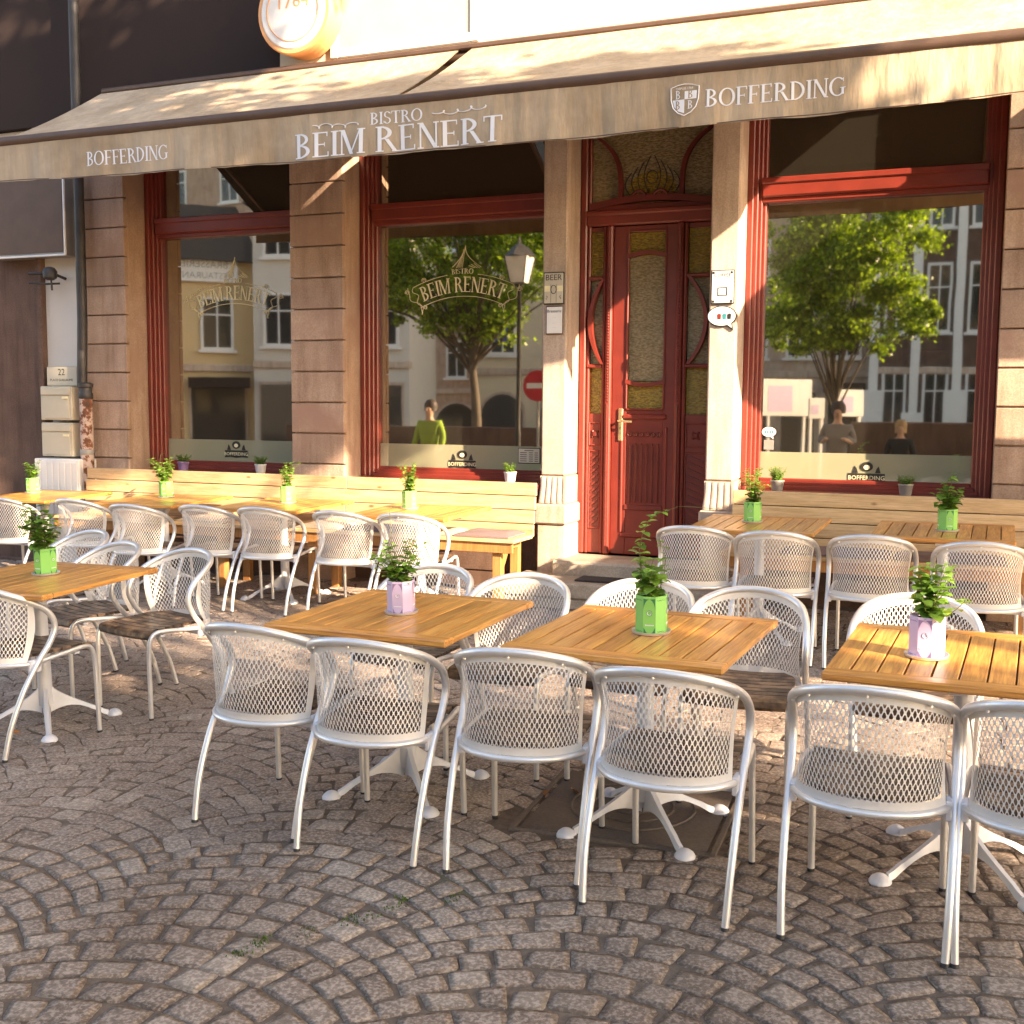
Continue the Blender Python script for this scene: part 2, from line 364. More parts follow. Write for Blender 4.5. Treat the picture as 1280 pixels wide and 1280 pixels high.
def glyph(c):
    h = PI / 2
    if c == 'I': return _stem(.09), .31
    if c == 'E': return _stem(.09) + [_q(.2, .95, .56, 1), _q(.52, .82, .56, .96), _q(.2, .48, .46, .53), _q(.43, .42, .46, .59), _q(.2, 0, .60, .05), _q(.56, .04, .6, .2)], .66
    if c == 'F': return _stem(.09) + [_q(.2, .95, .56, 1), _q(.52, .82, .56, .96), _q(.2, .48, .46, .53), _q(.43, .42, .46, .59)], .60
    if c == 'T': return _stem(.26) + [_q(.02, .95, .63, 1), _q(.02, .8, .06, .96), _q(.59, .8, .63, .96)], .66
    if c == 'M': return _stem(.07, TN) + _stem(.74) + _diag(.40, 0, .07, 1, TK) + _diag(.40, 0, .74, 1, TN), .95
    if c == 'N': return _stem(.09, TN) + _stem(.62, TN) + _diag(.56, 0, .07, 1, TK), .77
    if c == 'D': return _stem(.09) + _bowl(.2, .5, .52, .5, -h, h), .77
    if c == 'O': return _bowl(.42, .5, .40, .5, 0, 2 * PI, n=28), .84
    if c == 'G': return _bowl(.42, .5, .40, .5, .9, 2 * PI - .75, n=22) + [_q(.60, .08, .72, .45), _q(.53, .41, .79, .45), _q(.66, .75, .70, .95)], .82
    if c == 'B': return _stem(.09) + _bowl(.2, .755, .33, .245, -h, h, TK * .9) + _bowl(.2, .27, .39, .27, -h, h), .66
    if c == 'R': return _stem(.09) + _bowl(.2, .74, .36, .26, -h, h) + _diag(.60, 0, .32, .5, TK) + [_q(.55, 0, .8, SF)], .76
    if c == 'S': return _bowl(.28, .75, .23, .25, .5, h * 3, TK * .8) + _bowl(.28, .26, .25, .26, -PI + .5 - .2, h, TK * .8) + [_q(.02, .05, .05, .27), _q(.47, .76, .5, .95)], .56
    return [], .32
def serif(mb, s, size, x0, z0, put, tight=1.0, fit=None):
    tot = sum(glyph(c)[1] for c in s); k = size * tight if fit is None else fit / tot; x = x0; q = 0
    for c in s:
        ps, w = glyph(c)
        for p in ps:
            q += 1; mb.poly([put(x + a * k, z0 + b * size, (q % 7) * 2.2e-4) for a, b in p])
        x += w * k
    return x

# ------------------------------------------------------------ ground and cobbles
mb = MB(); mb.add([(x, y, G(x, y) + .0012) for x, y in ((-70, -60), (70, -60), (70, 12), (-70, 12))], [(0, 1, 2, 3)])
ground = obj('ground', mb, M['ground'], kind='structure')
def stone_grid(w, h, rng):            # a cushion-topped cobble, centred, 4x4 top grid with skirt
    ks = (-.5, -.34, .34, .5); P = []
    cj = {(a, b): (rng.uniform(-.085, .085) * w, rng.uniform(-.10, .10) * h) for a in (0, 1) for b in (0, 1)}
    tl = rng.uniform(-.003, .003), rng.uniform(-.003, .003)
    for j, b in enumerate(ks):
        row = []
        for i, a in enumerate(ks):
            fa, fb = a + .5, b + .5
            jx = sum(cj[(p, q)][0] * (fa if p else 1 - fa) * (fb if q else 1 - fb) for p in (0, 1) for q in (0, 1))
            jy = sum(cj[(p, q)][1] * (fa if p else 1 - fa) * (fb if q else 1 - fb) for p in (0, 1) for q in (0, 1))
            ed = (i in (0, 3)) + (j in (0, 3))
            z = .0068 + tl[0] * a * 2 + tl[1] * b * 2 + (rng.uniform(-.0012, .0012) if ed == 0 else -.0020 + rng.uniform(-.0012, .0008) - (.0012 if ed == 2 else 0))
            if ed == 1: jx += rng.uniform(-.025, .025) * w; jy += rng.uniform(-.03, .03) * h
            sh = .93 if ed == 2 else 1
            row.append((a * w * sh + jx, b * h * sh + jy, z))
        P.append(row)
    v = [p for r in P for p in r]; f = [(j * 4 + i, j * 4 + i + 1, j * 4 + i + 5, j * 4 + i + 4) for j in range(3) for i in range(3)]
    ring = [0, 1, 2, 3, 7, 11, 15, 14, 13, 12, 8, 4]; n0 = len(v)
    for k in ring: v.append((v[k][0] * 1.04, v[k][1] * 1.04, -.012))
    for k in range(12): f.append((ring[k], n0 + k, n0 + (k + 1) % 12, ring[(k + 1) % 12]))
    return v, f
cells = []
Wc = 1.16; Rc = Wc / math.sqrt(2) * 1.0; dd = .112; rng = random.Random(3)
for col in range(-10, 4):
    xc = col * Wc + .36
    for k in range(-5, 80):
        y0 = k * dd + 1.0 + (.05 if col % 2 else 0)
        amax = PI / 4; L = 2 * amax * Rc; n = 10; a = -amax
        ws = [rng.uniform(.75, 1.3) for _ in range(n)]; sw = sum(ws)
        for wq in ws:
            da = wq / sw * 2 * amax; am = a + da / 2; a += da
            x = xc + Rc * math.sin(am); y = y0 + Rc * math.cos(am) - Rc
            hh = dd * math.cos(am)
            if abs(am) > amax * .86: hh *= 1.05
            if y < .9 or y > 8.25 or x < -10.2 or x > 2.6: continue
            if -1.53 < x < -.73 and 3.74 < y < 4.5: continue
            if y > 7.6 and -3.2 < x < -1.4: continue
            cells.append((x, y, -am, Rc * da - .008, hh - .0085))
def cview(x, y):
    d_ = Vector((x, y, G(x, y) - 1.65)); dp = d_.dot(_f)
    if dp <= .3: return None
    u, v = 1400 * d_.dot(_r) / dp, 1400 * d_.dot(_u) / dp
    return dp if abs(u) < 650 and abs(v) < 650 else None
keyed = sorted(((cview(c[0], c[1]) or 99), i) for i, c in enumerate(cells))
single = {i for dp, i in keyed[:300] if dp < 99}
variants = []
for q in range(16):
    v, f = stone_grid(1, 1, rng); variants.append(MB().add(v, f).mesh('cobble', M['cob'], 50))
big = MB()
for i, (x, y, w, sx, sy) in enumerate(cells):
    if i in single:
        o = bpy.data.objects.new('cobble', variants[i % 16]); C.objects.link(o); o.parent = ground
        o.matrix_world = ground_mat(x, y, w) @ Matrix.Diagonal((sx, sy, 1, 1))
    else:
        v, f = stone_grid(sx, sy, rng); T = ground_mat(x, y, w); big.add([T @ Vector(p) for p in v], f)
obj('cobbles', big.mesh('cobbles', M['cobs'], 50, recalc=False), None, ground, kind='stuff')
# manhole cover let into the paving
mh = thing('manhole_cover', 'square dark iron manhole cover let into the cobbles under the middle table', 'manhole cover', mat=ground_mat(-1.13, 4.12, .03))
obj('lid', MB().box(-.35, .35, -.33, .33, -.02, .008, .003), M['rustlid'], mh)
mb = MB()
for a in (-.385, .365): mb.box(a, a + .02, -.365, .365, -.02, .013, .002)
for a in (-.365, .345): mb.box(-.365, .365, a, a + .02, -.02, .012, .002)
obj('rim', mb, M['rustlid'], mh)
mb = MB()
for r in (.08, .16, .24): mb.tube([(r * math.cos(t * PI / 16), r * math.sin(t * PI / 16), .010) for t in range(32)], .006, 6, closed=True)
obj('raised_pattern', mb, M['rustlid'], mh, 40)
mb = MB(); r2 = random.Random(5)
for (cx, cy) in ((-1.62, 3.02), (-1.70, 2.90), (-1.66, 2.94), (-1.60, 3.1), (-1.88, 2.72), (-1.86, 2.68), (-1.45, 3.16), (-1.90, 2.62), (-1.78, 2.80)):
    for _ in range(26):
        x = cx + r2.gauss(0, .016); y = cy + r2.gauss(0, .022); z = G(x, y); a = r2.uniform(0, 6.3); s = r2.uniform(.003, .007)
        mb.add([(x - s * math.cos(a), y - s * math.sin(a), z + .002), (x + s * math.cos(a), y + s * math.sin(a), z + .002), (x + r2.uniform(-.004, .004), y, z + .010 + r2.uniform(0, .007))], [(0, 1, 2)])
obj('moss', mb, M['moss'], kind='stuff')['category'] = 'moss'
# fallen leaves
def leaf_shape(L=1.0, W=.5, bend=.15, fold=.12):
    m = MB(); n = 5; P = []
    for i in range(n + 1):
        t = i / n; w = W * math.sin(PI * min(1, t * .96 + .04)) ** .7 * (1 if t < .5 else 1 - .25 * (t - .5)); z = -bend * t * t
        if i == n: w = 0.004
        P.append([(-w / 2, t * L, z + fold * w), (0, t * L, z), (w / 2, t * L, z + fold * w)])
    return m.grid(P)
lm = leaf_shape(.05, .038).mesh('fallen_leaf', M['dryleaf'], 60)
for i, (x, y, z, s, lab) in enumerate((
    (-3.62, 7.95, 0, 1.0, 'rusty fallen leaf nearest the bench end on the cobbles'), (-3.50, 7.86, 0, .8, 'small rusty fallen leaf in front of the bench end'),
    (-3.78, 7.80, 0, .9, 'curled brown fallen leaf on the cobbles behind the lilac pot table'), (-5.35, 7.72, 0, 1.2, 'dry brown leaf beside the bench leg behind the wicker-look chairs'),
    (-5.25, 7.80, 0, 1.0, 'pale dry leaf near the left bench leg'), (-1.48, 4.12, .01, 1.3, 'orange brown leaf beside the manhole cover edge'),
    (-4.18, 4.02, 0, 1.1, 'orange leaf lying by the foot of the left table'), (-1.40, 4.17, .01, 1.5, 'light tan crumpled leaf by the middle table foot'))):
    o = bpy.data.objects.new('fallen_leaf', lm); C.objects.link(o); o.matrix_world = ground_mat(x, y, i * 1.7, .018 + z) @ Matrix.Scale(s, 4)
    tag(o, lab, 'leaf', 'fallen leaves on the paving')

# ------------------------------------------------------------ the bistro building
BX0, BX1 = -7.6, 6.0; PF = 8.24; GL = 8.64; TOP = 4.15
bld = thing('bistro_building', 'sandstone bistro front with oxblood windows and double-arched door under an awning', 'building', (0, 0, 0))
obj('wall', MB().box(BX0, -5.42, PF + .01, 9.0, TOP, 12, 0), M['shaded_wall_dark_awning'], bld, label='upper wall with the corner shading put into its colour')
mb = MB(); mb.box(-5.42, BX1, PF + .012, 9.0, TOP, 12, 0); mb.box(.72, BX1, PF + .06, 9.0, -.3, TOP - .002, 0)
obj('wall', mb, M['plaster'], bld)
# room behind the glass
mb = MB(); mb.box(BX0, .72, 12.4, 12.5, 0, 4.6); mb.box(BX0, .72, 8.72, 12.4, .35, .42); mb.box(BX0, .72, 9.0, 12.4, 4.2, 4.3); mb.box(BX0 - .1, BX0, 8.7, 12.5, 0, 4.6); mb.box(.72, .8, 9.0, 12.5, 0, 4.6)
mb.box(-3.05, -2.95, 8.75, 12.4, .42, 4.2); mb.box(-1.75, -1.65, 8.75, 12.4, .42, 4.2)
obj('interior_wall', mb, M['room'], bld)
def pillar_blocks(x0, x1, lab):
    p = obj('pillar', MB().box(x0 + .004, x1 - .004, PF + .045, 8.72, -.1, TOP - .003, .006), M['sand'], bld, label=lab)
    k = 0; z = .12; zs = [-.1, .11] + [.11 + .2605 * i for i in range(1, 17)]
    for a, b in zip(zs[:-1], zs[1:]):
        b = min(b, TOP)
        if b - a < .05: continue
        o = obj('stone_block', MB().box(x0, x1, PF + random.uniform(-.002, .002), PF + .05, a + .005, b - .005, .006), M['sand'], p)
pillar_blocks(-7.58, -7.085, 'block-jointed sandstone pier beside the drainpipe'); pillar_blocks(-5.337, -4.823, 'block-jointed sandstone pier between two windows')
pillar_blocks(.205, .72, 'block-jointed sandstone pier right of the large window')
def pillar_plain(x0, x1):
    p = obj('pillar', MB().box(x0, x1, PF, 8.72, 1.115, TOP - .003, .012), M['sandp'], bld, label='smooth pale sandstone door pier')
    m = MB(); n = 8; P = []                      # flaring fluted foot
    for i in range(n + 1):
        t = i / n; z = 1.105 - .205 * t; out = .035 * t ** 1.6; row = []
        for k in range(41):
            u = k / 40; fl = .013 * abs(math.sin(u * PI * 4.5)) ** .5 * (1 if .04 < t < .93 else .2)
            row.append((x0 - out * .3 + (x1 - x0 + out * .6) * u, PF - out - .008 + .012 - fl, z))
        P.append(row)
    m.grid(P); m.box(x0 - .006, x1 + .006, PF + .004, 8.6, .90, 1.112, .0)
    obj('fluted_foot', m, M['sandp'], p, 35)
    obj('plinth_cap', MB().box(x0 - .035, x1 + .03, PF - .05, 8.6, .735, .895, .014), M['sandp'], p)
    obj('plinth', MB().box(x0 - .02, x1 + .018, PF - .025, 8.6, -.1, .733, .01), M['sandp'], p)
pillar_plain(-3.054, -2.856); pillar_plain(-1.755, -1.548)
for a, b in ((-7.085, -5.337), (-4.823, -3.054), (-1.548, .205)):
    mb = MB(); mb.box(a, b, 8.42, 8.72, -.2, 1.0, .0)
    for i, zz in enumerate((.30, .62)): mb.box(a, b, 8.405, 8.43, zz + .006, zz + .305, .006)
    obj('window_plinth', mb, M['plinth'], bld)
def frame_ring(m, x0, x1, z0, z1, w, y0, y1, c=.006):
    m.box(x0, x0 + w, y0, y1, z0, z1, c); m.box(x1 - w, x1, y0, y1, z0, z1, c)
    m.box(x0 + w, x1 - w, y0 + .003, y1 - .003, z0, z0 + w, c); m.box(x0 + w, x1 - w, y0 + .003, y1 - .003, z1 - w, z1, c)
def window(x0, x1, lab):
    m = MB(); z0, z1 = 1.0, TOP
    for i, (w, y) in enumerate(((.045, 8.52), (.075, 8.545), (.10, 8.57), (.125, 8.595))):
        frame_ring(m, x0 + .002 * i, x1 - .002 * i, z0 + .001 * i, z1 - .001 * i, w, y, 8.68 - .002 * i, .007)
    p = obj('window', m, M['redwood'], bld, label=lab)
    m = MB(); m.box(x0 + .10, x1 - .10, 8.54, 8.68, 3.205, 3.33, .012); m.box(x0 + .10, x1 - .10, 8.525, 8.56, 3.30, 3.345, .006); m.box(x0 + .1, x1 - .1, 8.57, 8.67, 3.17, 3.208, .006)
    obj('transom_bar', m, M['redwood'], p)
    obj('sill', MB().box(x0 + .003, x1 - .003, 8.24, 8.60, .985, 1.045, .01), M['redwood'], p)
    obj('pane', MB().box(x0 + .12, x1 - .12, GL, GL + .008, 1.12, 3.172), M['glass'], p)
    obj('pane', MB().box(x0 + .12, x1 - .12, GL, GL + .008, 3.34, 4.03), M['glass'], p)
    obj('frosted_film', MB().box(x0 + .12, x1 - .12, GL - .004, GL - .002, 1.125, 1.325), M['frost_t'], p)
    return p
def frostmat():
    m, nt, p = newmat('frosted_film_on_glass'); p.inputs['Base Color'].default_value = (.34, .33, .21, 1); p.inputs['Roughness'].default_value = .35
    g = N(nt, 'ShaderNodeBsdfGlossy'); g.inputs['Roughness'].default_value = .03; t = N(nt, 'ShaderNodeBsdfTransparent'); t.inputs[0].default_value = (.7, .72, .6, 1)
    a = N(nt, 'ShaderNodeMixShader'); a.inputs[0].default_value = .10; b = N(nt, 'ShaderNodeMixShader'); b.inputs[0].default_value = .12
    nt.links.new(p.outputs[0], a.inputs[1]); nt.links.new(t.outputs[0], a.inputs[2]); nt.links.new(a.outputs[0], b.inputs[1]); nt.links.new(g.outputs[0], b.inputs[2])
    nt.links.new(b.outputs[0], nt.nodes['Material Output'].inputs[0]); return m
M['frost_t'] = frostmat()
w1 = window(-7.085, -5.337, 'left shop window with gold arched lettering'); w2 = window(-4.823, -3.054, 'middle shop window with gold arched lettering beside the door'); w3 = window(-1.548, .205, 'right shop window above the right bench')

# window lettering: arched banner, tower and scrolls
def window_print(p, cx, cz, sx, sz, k):
    m = MB(); cnt = [0]; R = .93
    def arc(a, r): return cx + k * (r * math.sin(a)), cz + k * (r * math.cos(a) - R)
    def put_at(a, r):
        def put(x, z, q):
            ang = a + x / R; rr = r + z; X, Z = arc(ang, rr); return (X, GL - .004 - q * .5, Z)
        return put
    s = 'BEIM RENERT'; size = .125; tot = sum(glyph(c)[1] for c in s); fit = .74
    serif(m, s, size, -fit / 2, 0, put_at(0, R), fit=fit)
    serif(m, 'BISTRO', .042, -.085, 0, put_at(0, R + .150), fit=.17)
    def line(pts, w=.0026): m.tube([(x, GL - .0045, z) for x, z in pts], w, 4)
    for rr, a0, a1 in ((R + .150, -.44, -.13), (R + .150, .13, .44), (R - .035, -.44, .44)):
        line([arc(a0 + (a1 - a0) * t / 24, rr) for t in range(25)])
    for sg in (-1, 1):
        line([arc(sg * (.47 + .035 * math.sin(t * PI / 8) + .012 * math.cos(t)), R + .17 - .25 * t / 14) for t in range(15)])
        line([arc(sg * (.44 + .02 * math.sin(t)), R + .15 - .24 * t / 14) for t in range(15)], .0025)
        for c0, rr in ((.40, R - .05), (.50, R + .14), (.33, R + .165)):
            line([arc(sg * (c0 + .022 * (1 - t / 22) * math.cos(t * .6)), rr + .022 * (1 - t / 22) * math.sin(t * .6)) for t in range(18)], .0025)
    line([arc(.02 - .10 * (1 - t / 10) ** 2, R + .21 + .0 + .17 * t / 10) for t in range(11)]); line([arc(.02 + .13 * (1 - t / 10) ** 2.5, R + .21 + .17 * t / 10) for t in range(11)])
    for t in range(5): line([arc(-.05 + .012 * t, R + .20), arc(-.02 + .01 * t, R + .26 + .03 * t)], .002)
    for t in range(3): line([arc(.05 + .02 * t, R + .215 + .01 * t), arc(.10 + .02 * t, R + .20)], .003)
    o = obj('lettering', m, M['goldprint'], p)
window_print(w1, -6.205, 2.60, 1, 1, 1.0); window_print(w2, -3.915, 2.60, 1, 1, 1.0)
def brew_logo(p, cx, z0, w):
    m = MB(); m.prism([(cx - w / 2, z0), (cx - w * .25, z0 + .006), (cx, z0 - .004), (cx + w * .25, z0 + .006), (cx + w / 2, z0), (cx + w / 2, z0 + .065), (cx - w / 2, z0 + .065)], GL - .009, GL - .006)
    m.prism([(cx + .045 * math.cos(t), z0 + .115 + .035 * math.sin(t)) for t in [i * PI / 8 for i in range(16)]], GL - .009, GL - .006)
    for sg in (-1, 1): m.prism([(cx + sg * (.05 + .01), z0 + .068), (cx + sg * .10, z0 + .068), (cx + sg * .085, z0 + .12), (cx + sg * .07, z0 + .10)], GL - .009, GL - .006)
    b = obj('brewery_logo', m, M['blackprint'], p)
    m = MB(); text_into(m, 'BOFFERDING', .044, face_T(cx, GL - .0105, z0 + .018), 1.0); m.prism([(cx + .022 * math.cos(t), z0 + .11 + .018 * math.sin(t)) for t in [i * PI / 5 for i in range(10)]], GL - .0112, GL - .0095)
    obj('logo_lettering', m, M['goldprint'], p)
brew_logo(w1, -6.19, 1.165, .25); brew_logo(w2, -3.91, 1.13, .25); brew_logo(w3, -.64, 1.115, .26)

# the door
door = bpy.data.objects.new('door', None); C.objects.link(door); door.parent = bld
D0, D1, DY = -2.852, -1.757, 8.6
m = MB()
m.box(D0, D0 + .055, DY - .07, DY + .1, .48, TOP, .01); m.box(D0 + .056, D0 + .08, DY - .045, DY + .09, .48, TOP, .006); m.box(D1 - .06, D1, DY - .07, DY + .1, .48, TOP, .01)
m.box(D0 + .05, D1 - .05, DY - .075, DY + .1, 3.06, 3.15, .012); m.box(D0 + .05, D1 - .05, DY - .10, DY - .03, 3.135, 3.175, .01); m.box(D0 + .05, D1 - .05, DY - .05, DY + .1, 3.175, 3.22, .008)
for a, b in ((-2.664, -2.635), (-2.632, -2.585), (-2.07, -2.025), (-2.022, -1.993)): m.box(a, b, DY - .06 - (.015 if b - a > .04 else 0), DY + .08, .48, 3.06, .01)
obj('door_frame', m, M['redwood'], door)
m = MB()                                          # twisted bead on the mullions
for xx in (-2.61, -2.047):
    for i in range(60): m.box(xx - .008, xx + .008, DY - .088, DY - .074, 1.70 + i * .022, 1.714 + i * .022, .003)
    m.tube([(xx, DY - .078, .55), (xx, DY - .078, 1.68)], .009, 8); m.tube([(xx, DY - .078, 2.75), (xx, DY - .078, 3.02)], .012, 8)
obj('turned_bead', m, M['reddark'], door)
L0, L1 = -2.583, -2.073
m = MB(); g0, g1 = -2.462, -2.168
m.box(L0, g0, DY - .03, DY + .03, .485, 3.055, .004); m.box(g1, L1, DY - .03, DY + .03, .485, 3.055, .004)
m.box(g0, g1, DY - .027, DY + .027, 3.012, 3.055, .003); m.box(g0, g1, DY - .027, DY + .027, .485, 1.635, .003)
leaf = obj('door_leaf', m, M['redwood'], door)
def arcbar(m, x0, x1, z, rise, th, y0, y1, n=14):
    up = [(x0 + (x1 - x0) * i / n, z + rise * math.sin(PI * i / n)) for i in range(n + 1)]
    m.prism(up + [(x, zz - th) for x, zz in up[::-1]], y0, y1)
m = MB(); arcbar(m, g0 - .012, g1 + .012, 2.835, .028, .032, DY - .045, DY + .015); arcbar(m, g0 - .012, g1 + .012, 1.872, -.028, .032, DY - .045, DY + .015)
for x in (g0 - .010, g1 - .004): m.box(x, x + .014, DY - .042, DY, 1.64, 3.01, .004)
m.box(g0, g1, DY - .041, DY, 1.628, 1.644, .004); m.box(g0, g1, DY - .041, DY, 3.004, 3.02, .004)
m.box(g0 - .03, g1 + .03, DY - .05, DY, 1.56, 1.60, .01)
m.box(g0 - .04, g1 + .04, DY - .042, DY, .62, .66, .01)
for x in (g0 - .045, g1 + .02): m.box(x, x + .02, DY - .04, DY, .66, 1.50, .006)
obj('glazing_moulding', m, M['redwood'], door)
m = MB()
for i in range(6): m.box(g0 + .025 + i * .045, g0 + .045 + i * .045, DY - .043, DY - .02, .90, 1.37, .008)
m.box(g0 - .01, g1 + .01, DY - .038, DY - .02, .84, .885, .006)
for i in range(6): m.lathe([(.018, 0), (.021, .006), (.016, .012), (.006, .006)], 12, T=Matrix.Translation((g0 + .03 + i * .047, DY - .027, 1.44)) @ Matrix.Rotation(PI / 2, 4, 'X'))
obj('fluted_panel', m, M['reddark'], door)
m = MB(); m.box(g0, g1, DY - .004, DY + .004, 1.86, 2.83); obj('glass', m, M['cath'], door)
for z0, z1 in ((2.82, 3.012), (1.64, 1.855)): obj('glass', MB().box(g0, g1, DY - .005, DY + .003, z0, z1), M['cathy'], door)
for (s0, s1, sg) in ((-2.775, -2.664, -1), (-1.993, -1.815, 1)):
    m = MB()
    m.box(s0 - .03, s0, DY - .03, DY + .03, .485, 3.055, .003); m.box(s1, s1 + .003, DY - .03, DY + .03, .485, 3.055); m.box(s0, s1, DY - .028, DY + .028, .485, 1.60, .003)
    m.box(s0, s1, DY - .028, DY + .028, 3.02, 3.055, .003)
    m.box(s0 - .02, s1 + .0, DY - .055, DY, 2.645, 2.675, .008); m.box(s0 - .02, s1, DY - .055, DY, 1.96, 1.99, .008)
    n = 16; A = []; B = []
    for i in range(n + 1):
        t = -1 + 2 * i / n; z = 2.318 + .33 * t; wv = (1 - t * t)
        if sg < 0: xa = s1 - .005 - (s1 - s0 - .0) * wv; xb = xa + .022 + .012 * wv
        else: xa = s0 + .005 + (s1 - s0 - .045) * wv; xb = xa + .03
        A.append((xa, z)); B.append((xb, z))
    m.prism(A + B[::-1], DY - .075, DY - .01)
    for z0, z1, w in ((1.345, 1.535, .014), (.68, 1.31, .014)):
        frame_ring(m, s0 + .003, s1 - .003, z0, z1, w, DY - .042, DY - .02, .004)
    obj('sidelight', m, M['redwood'], door)
    m = MB(); cx = (s0 + s1) / 2
    m.box(cx - .022, cx + .022, DY - .045, DY - .025, 1.415, 1.46, .01, )
    for a in range(4):
        t = a * PI / 2 + PI / 4; m.lathe([(.002, 0), (.012, .006), (.004, .014)], 8, T=Matrix.Translation((cx + .03 * math.cos(t), DY - .026, 1.438 + .03 * math.sin(t))) @ Matrix.Rotation(PI / 2, 4, 'X'))
    obj('carved_panel', m, M['reddark'], door); m = MB()
    for i in range(11):
        z = .72 + i * .052; hw = (s1 - s0) / 2 - .02
        m.prism([(cx - hw, z + .035), (cx + hw, z - .02 + .0), (cx + hw, z + .0), (cx - hw, z + .055)] if sg > 0 else [(cx - hw, z), (cx - hw, z - .02), (cx + hw, z + .035), (cx + hw, z + .055)], DY - .04, DY - .024)
    obj('carved_panel', m, M['reddark'], door)
    m = MB(); m.box(s0, s1, DY - .004, DY + .004, 1.975, 2.66); obj('glass', m, M['cath'], door)
    for z0, z1 in ((2.662, 3.02), (1.60, 1.973)): obj('glass', MB().box(s0, s1, DY - .004, DY + .004, z0, z1), M['cathy'], door)
m = MB(); m.box(-2.527, -2.487, DY - .045, DY - .029, 1.385, 1.645, .008)
obj('handle_plate', m, M['brass'], door)
m = MB(); m.tube([(-2.507, DY - .04, 1.545), (-2.507, DY - .095, 1.545), (-2.49, DY - .10, 1.545), (-2.40, DY - .10, 1.54)], .009, 10); m.tube([(-2.507, DY - .046, 1.46), (-2.507, DY - .05, 1.46)], .01, 10)
obj('handle', m, M['brass'], door, 50)
# arched toplight
m = MB()
tx0, tx1 = D0 + .08, D1 - .06; tc = (tx0 + tx1) / 2
arcbar(m, tx0, tx1, 3.235, .05, .05, DY - .07, DY + .02)
for sg in (-1, 1):
    P = [(tc + sg * (.47 - .20 * math.sin(t * PI / 20) ** 1.0 * .9 - .02), 3.26 + .55 * (1 - math.cos(t * PI / 20)) * .9) for t in range(0, 11)]
    P = [(tc + sg * (.25 + .22 * math.sin(PI / 2 * (t / 10))), 3.25 + .62 * (math.sin(PI / 2 * (1 - t / 10)))) for t in range(11)]
    P = [(tc + sg * (.24 + .26 * (t / 10) ** 2.2), 3.26 + .52 * (t / 10) ** .6) for t in range(11)]
    m.prism([(x - .016, z) for x, z in P] + [(x + .016, z) for x, z in P[::-1]], DY - .05, DY + .0)
for sg in (-1, 1): m.tube([(tc + sg * (.03 + .11 * t / 10), DY - .075, 3.275 + .035 * math.sin(PI * t / 10)) for t in range(11)], .011, 6)
obj('toplight_moulding', m, M['reddark'], door)
m = MB(); m.box(tx0, tx1, DY - .003, DY + .004, 3.22, TOP); obj('glass', m, M['cath'], door)
m = MB()
for sg in (-1, 1):
    for k in range(4):
        m.tube([(tc + sg * (.015 + .05 * k + .05 * math.sin(t / 12 * PI)), DY - .006, 3.28 + (.30 - .04 * k) * t / 12) for t in range(13)], .004, 4)
m.tube([(tc + .045 * math.cos(t), DY - .006, 3.42 + .05 * math.sin(t)) for t in [i * PI / 8 for i in range(16)]], .004, 4, closed=True)
obj('leading', m, M['blackprint'], door)
m = MB(); m.prism([(tc - .2, 3.29), (tc + .2, 3.29), (tc + .17, 3.40), (tc + .06, 3.46), (tc - .06, 3.46), (tc - .17, 3.40)], DY - .0055, DY - .0035); obj('glass', m, M['cathy'], door)
# steps
steps = thing('door_steps', 'two worn pale stone steps leading up to the red door', 'steps', (0, 0, 0))
obj('step', MB().box(-2.90, -1.70, 8.06, 8.55, .30, .475, .018), M['step'], steps)
obj('step', MB().box(-2.86, -1.72, 8.10, 8.5, .2, .305, .0), M['plinth'], steps)
m = MB(); m.prism([(-3.16, .365), (-1.35, .365), (-1.35, .05), (-3.16, .05)], 7.72, 8.22); obj('landing', MB().box(-3.16, -1.35, 7.70, 8.20, .245, .365, .014), M['step'], steps); obj('landing_base', MB().box(-3.14, -1.37, 7.72, 8.20, .0, .25, .0), M['step'], steps)
mt = obj('door_mat', MB().box(-2.62, -1.95, 7.80, 8.02, .366, .380, .004), M['rubber']); tag(mt, 'dark ribbed door mat on the lower step before the red door', 'door mat')
# upper window above awning
m = MB(); frame_ring(m, -4.92, -3.6, 4.47, 6.4, .07, PF - .02, PF + .05)
uw = obj('window', m, M['white'], bld, label='white framed upper window above the awning'); obj('pane', MB().box(-4.86, -3.66, PF - .004, PF + .004, 4.53, 6.34), M['cream'], uw)

# round bisque sign drum above the awning
ds = thing('round_sign', 'round ribbed wall sign drum with pale face above the awning', 'sign', (-5.12, 8.12, 4.80))
T = Matrix.Rotation(PI / 2, 4, 'X')
obj('drum', MB().lathe([(.30, -.12), (.325, -.09), (.31, -.05), (.33, -.02), (.315, .02), (.335, .05), (.32, .09), (.34, .11), (.33, .13)], 40, T=T), M['orange'], ds, 30)
obj('face', MB().lathe([(.30, .131), (.29, .139), (.02, .141)], 40, T=T), M['white'], ds, 30)
m = MB(); text_into(m, '1764', .16, Matrix.Translation((0, -.143, .02)) @ T, 1.0); m.tube([(.24 * math.cos(t * PI / 16), -.142, .24 * math.sin(t * PI / 16)) for t in range(32)], .005, 4, closed=True)
obj('lettering', m, M['orange'], ds)

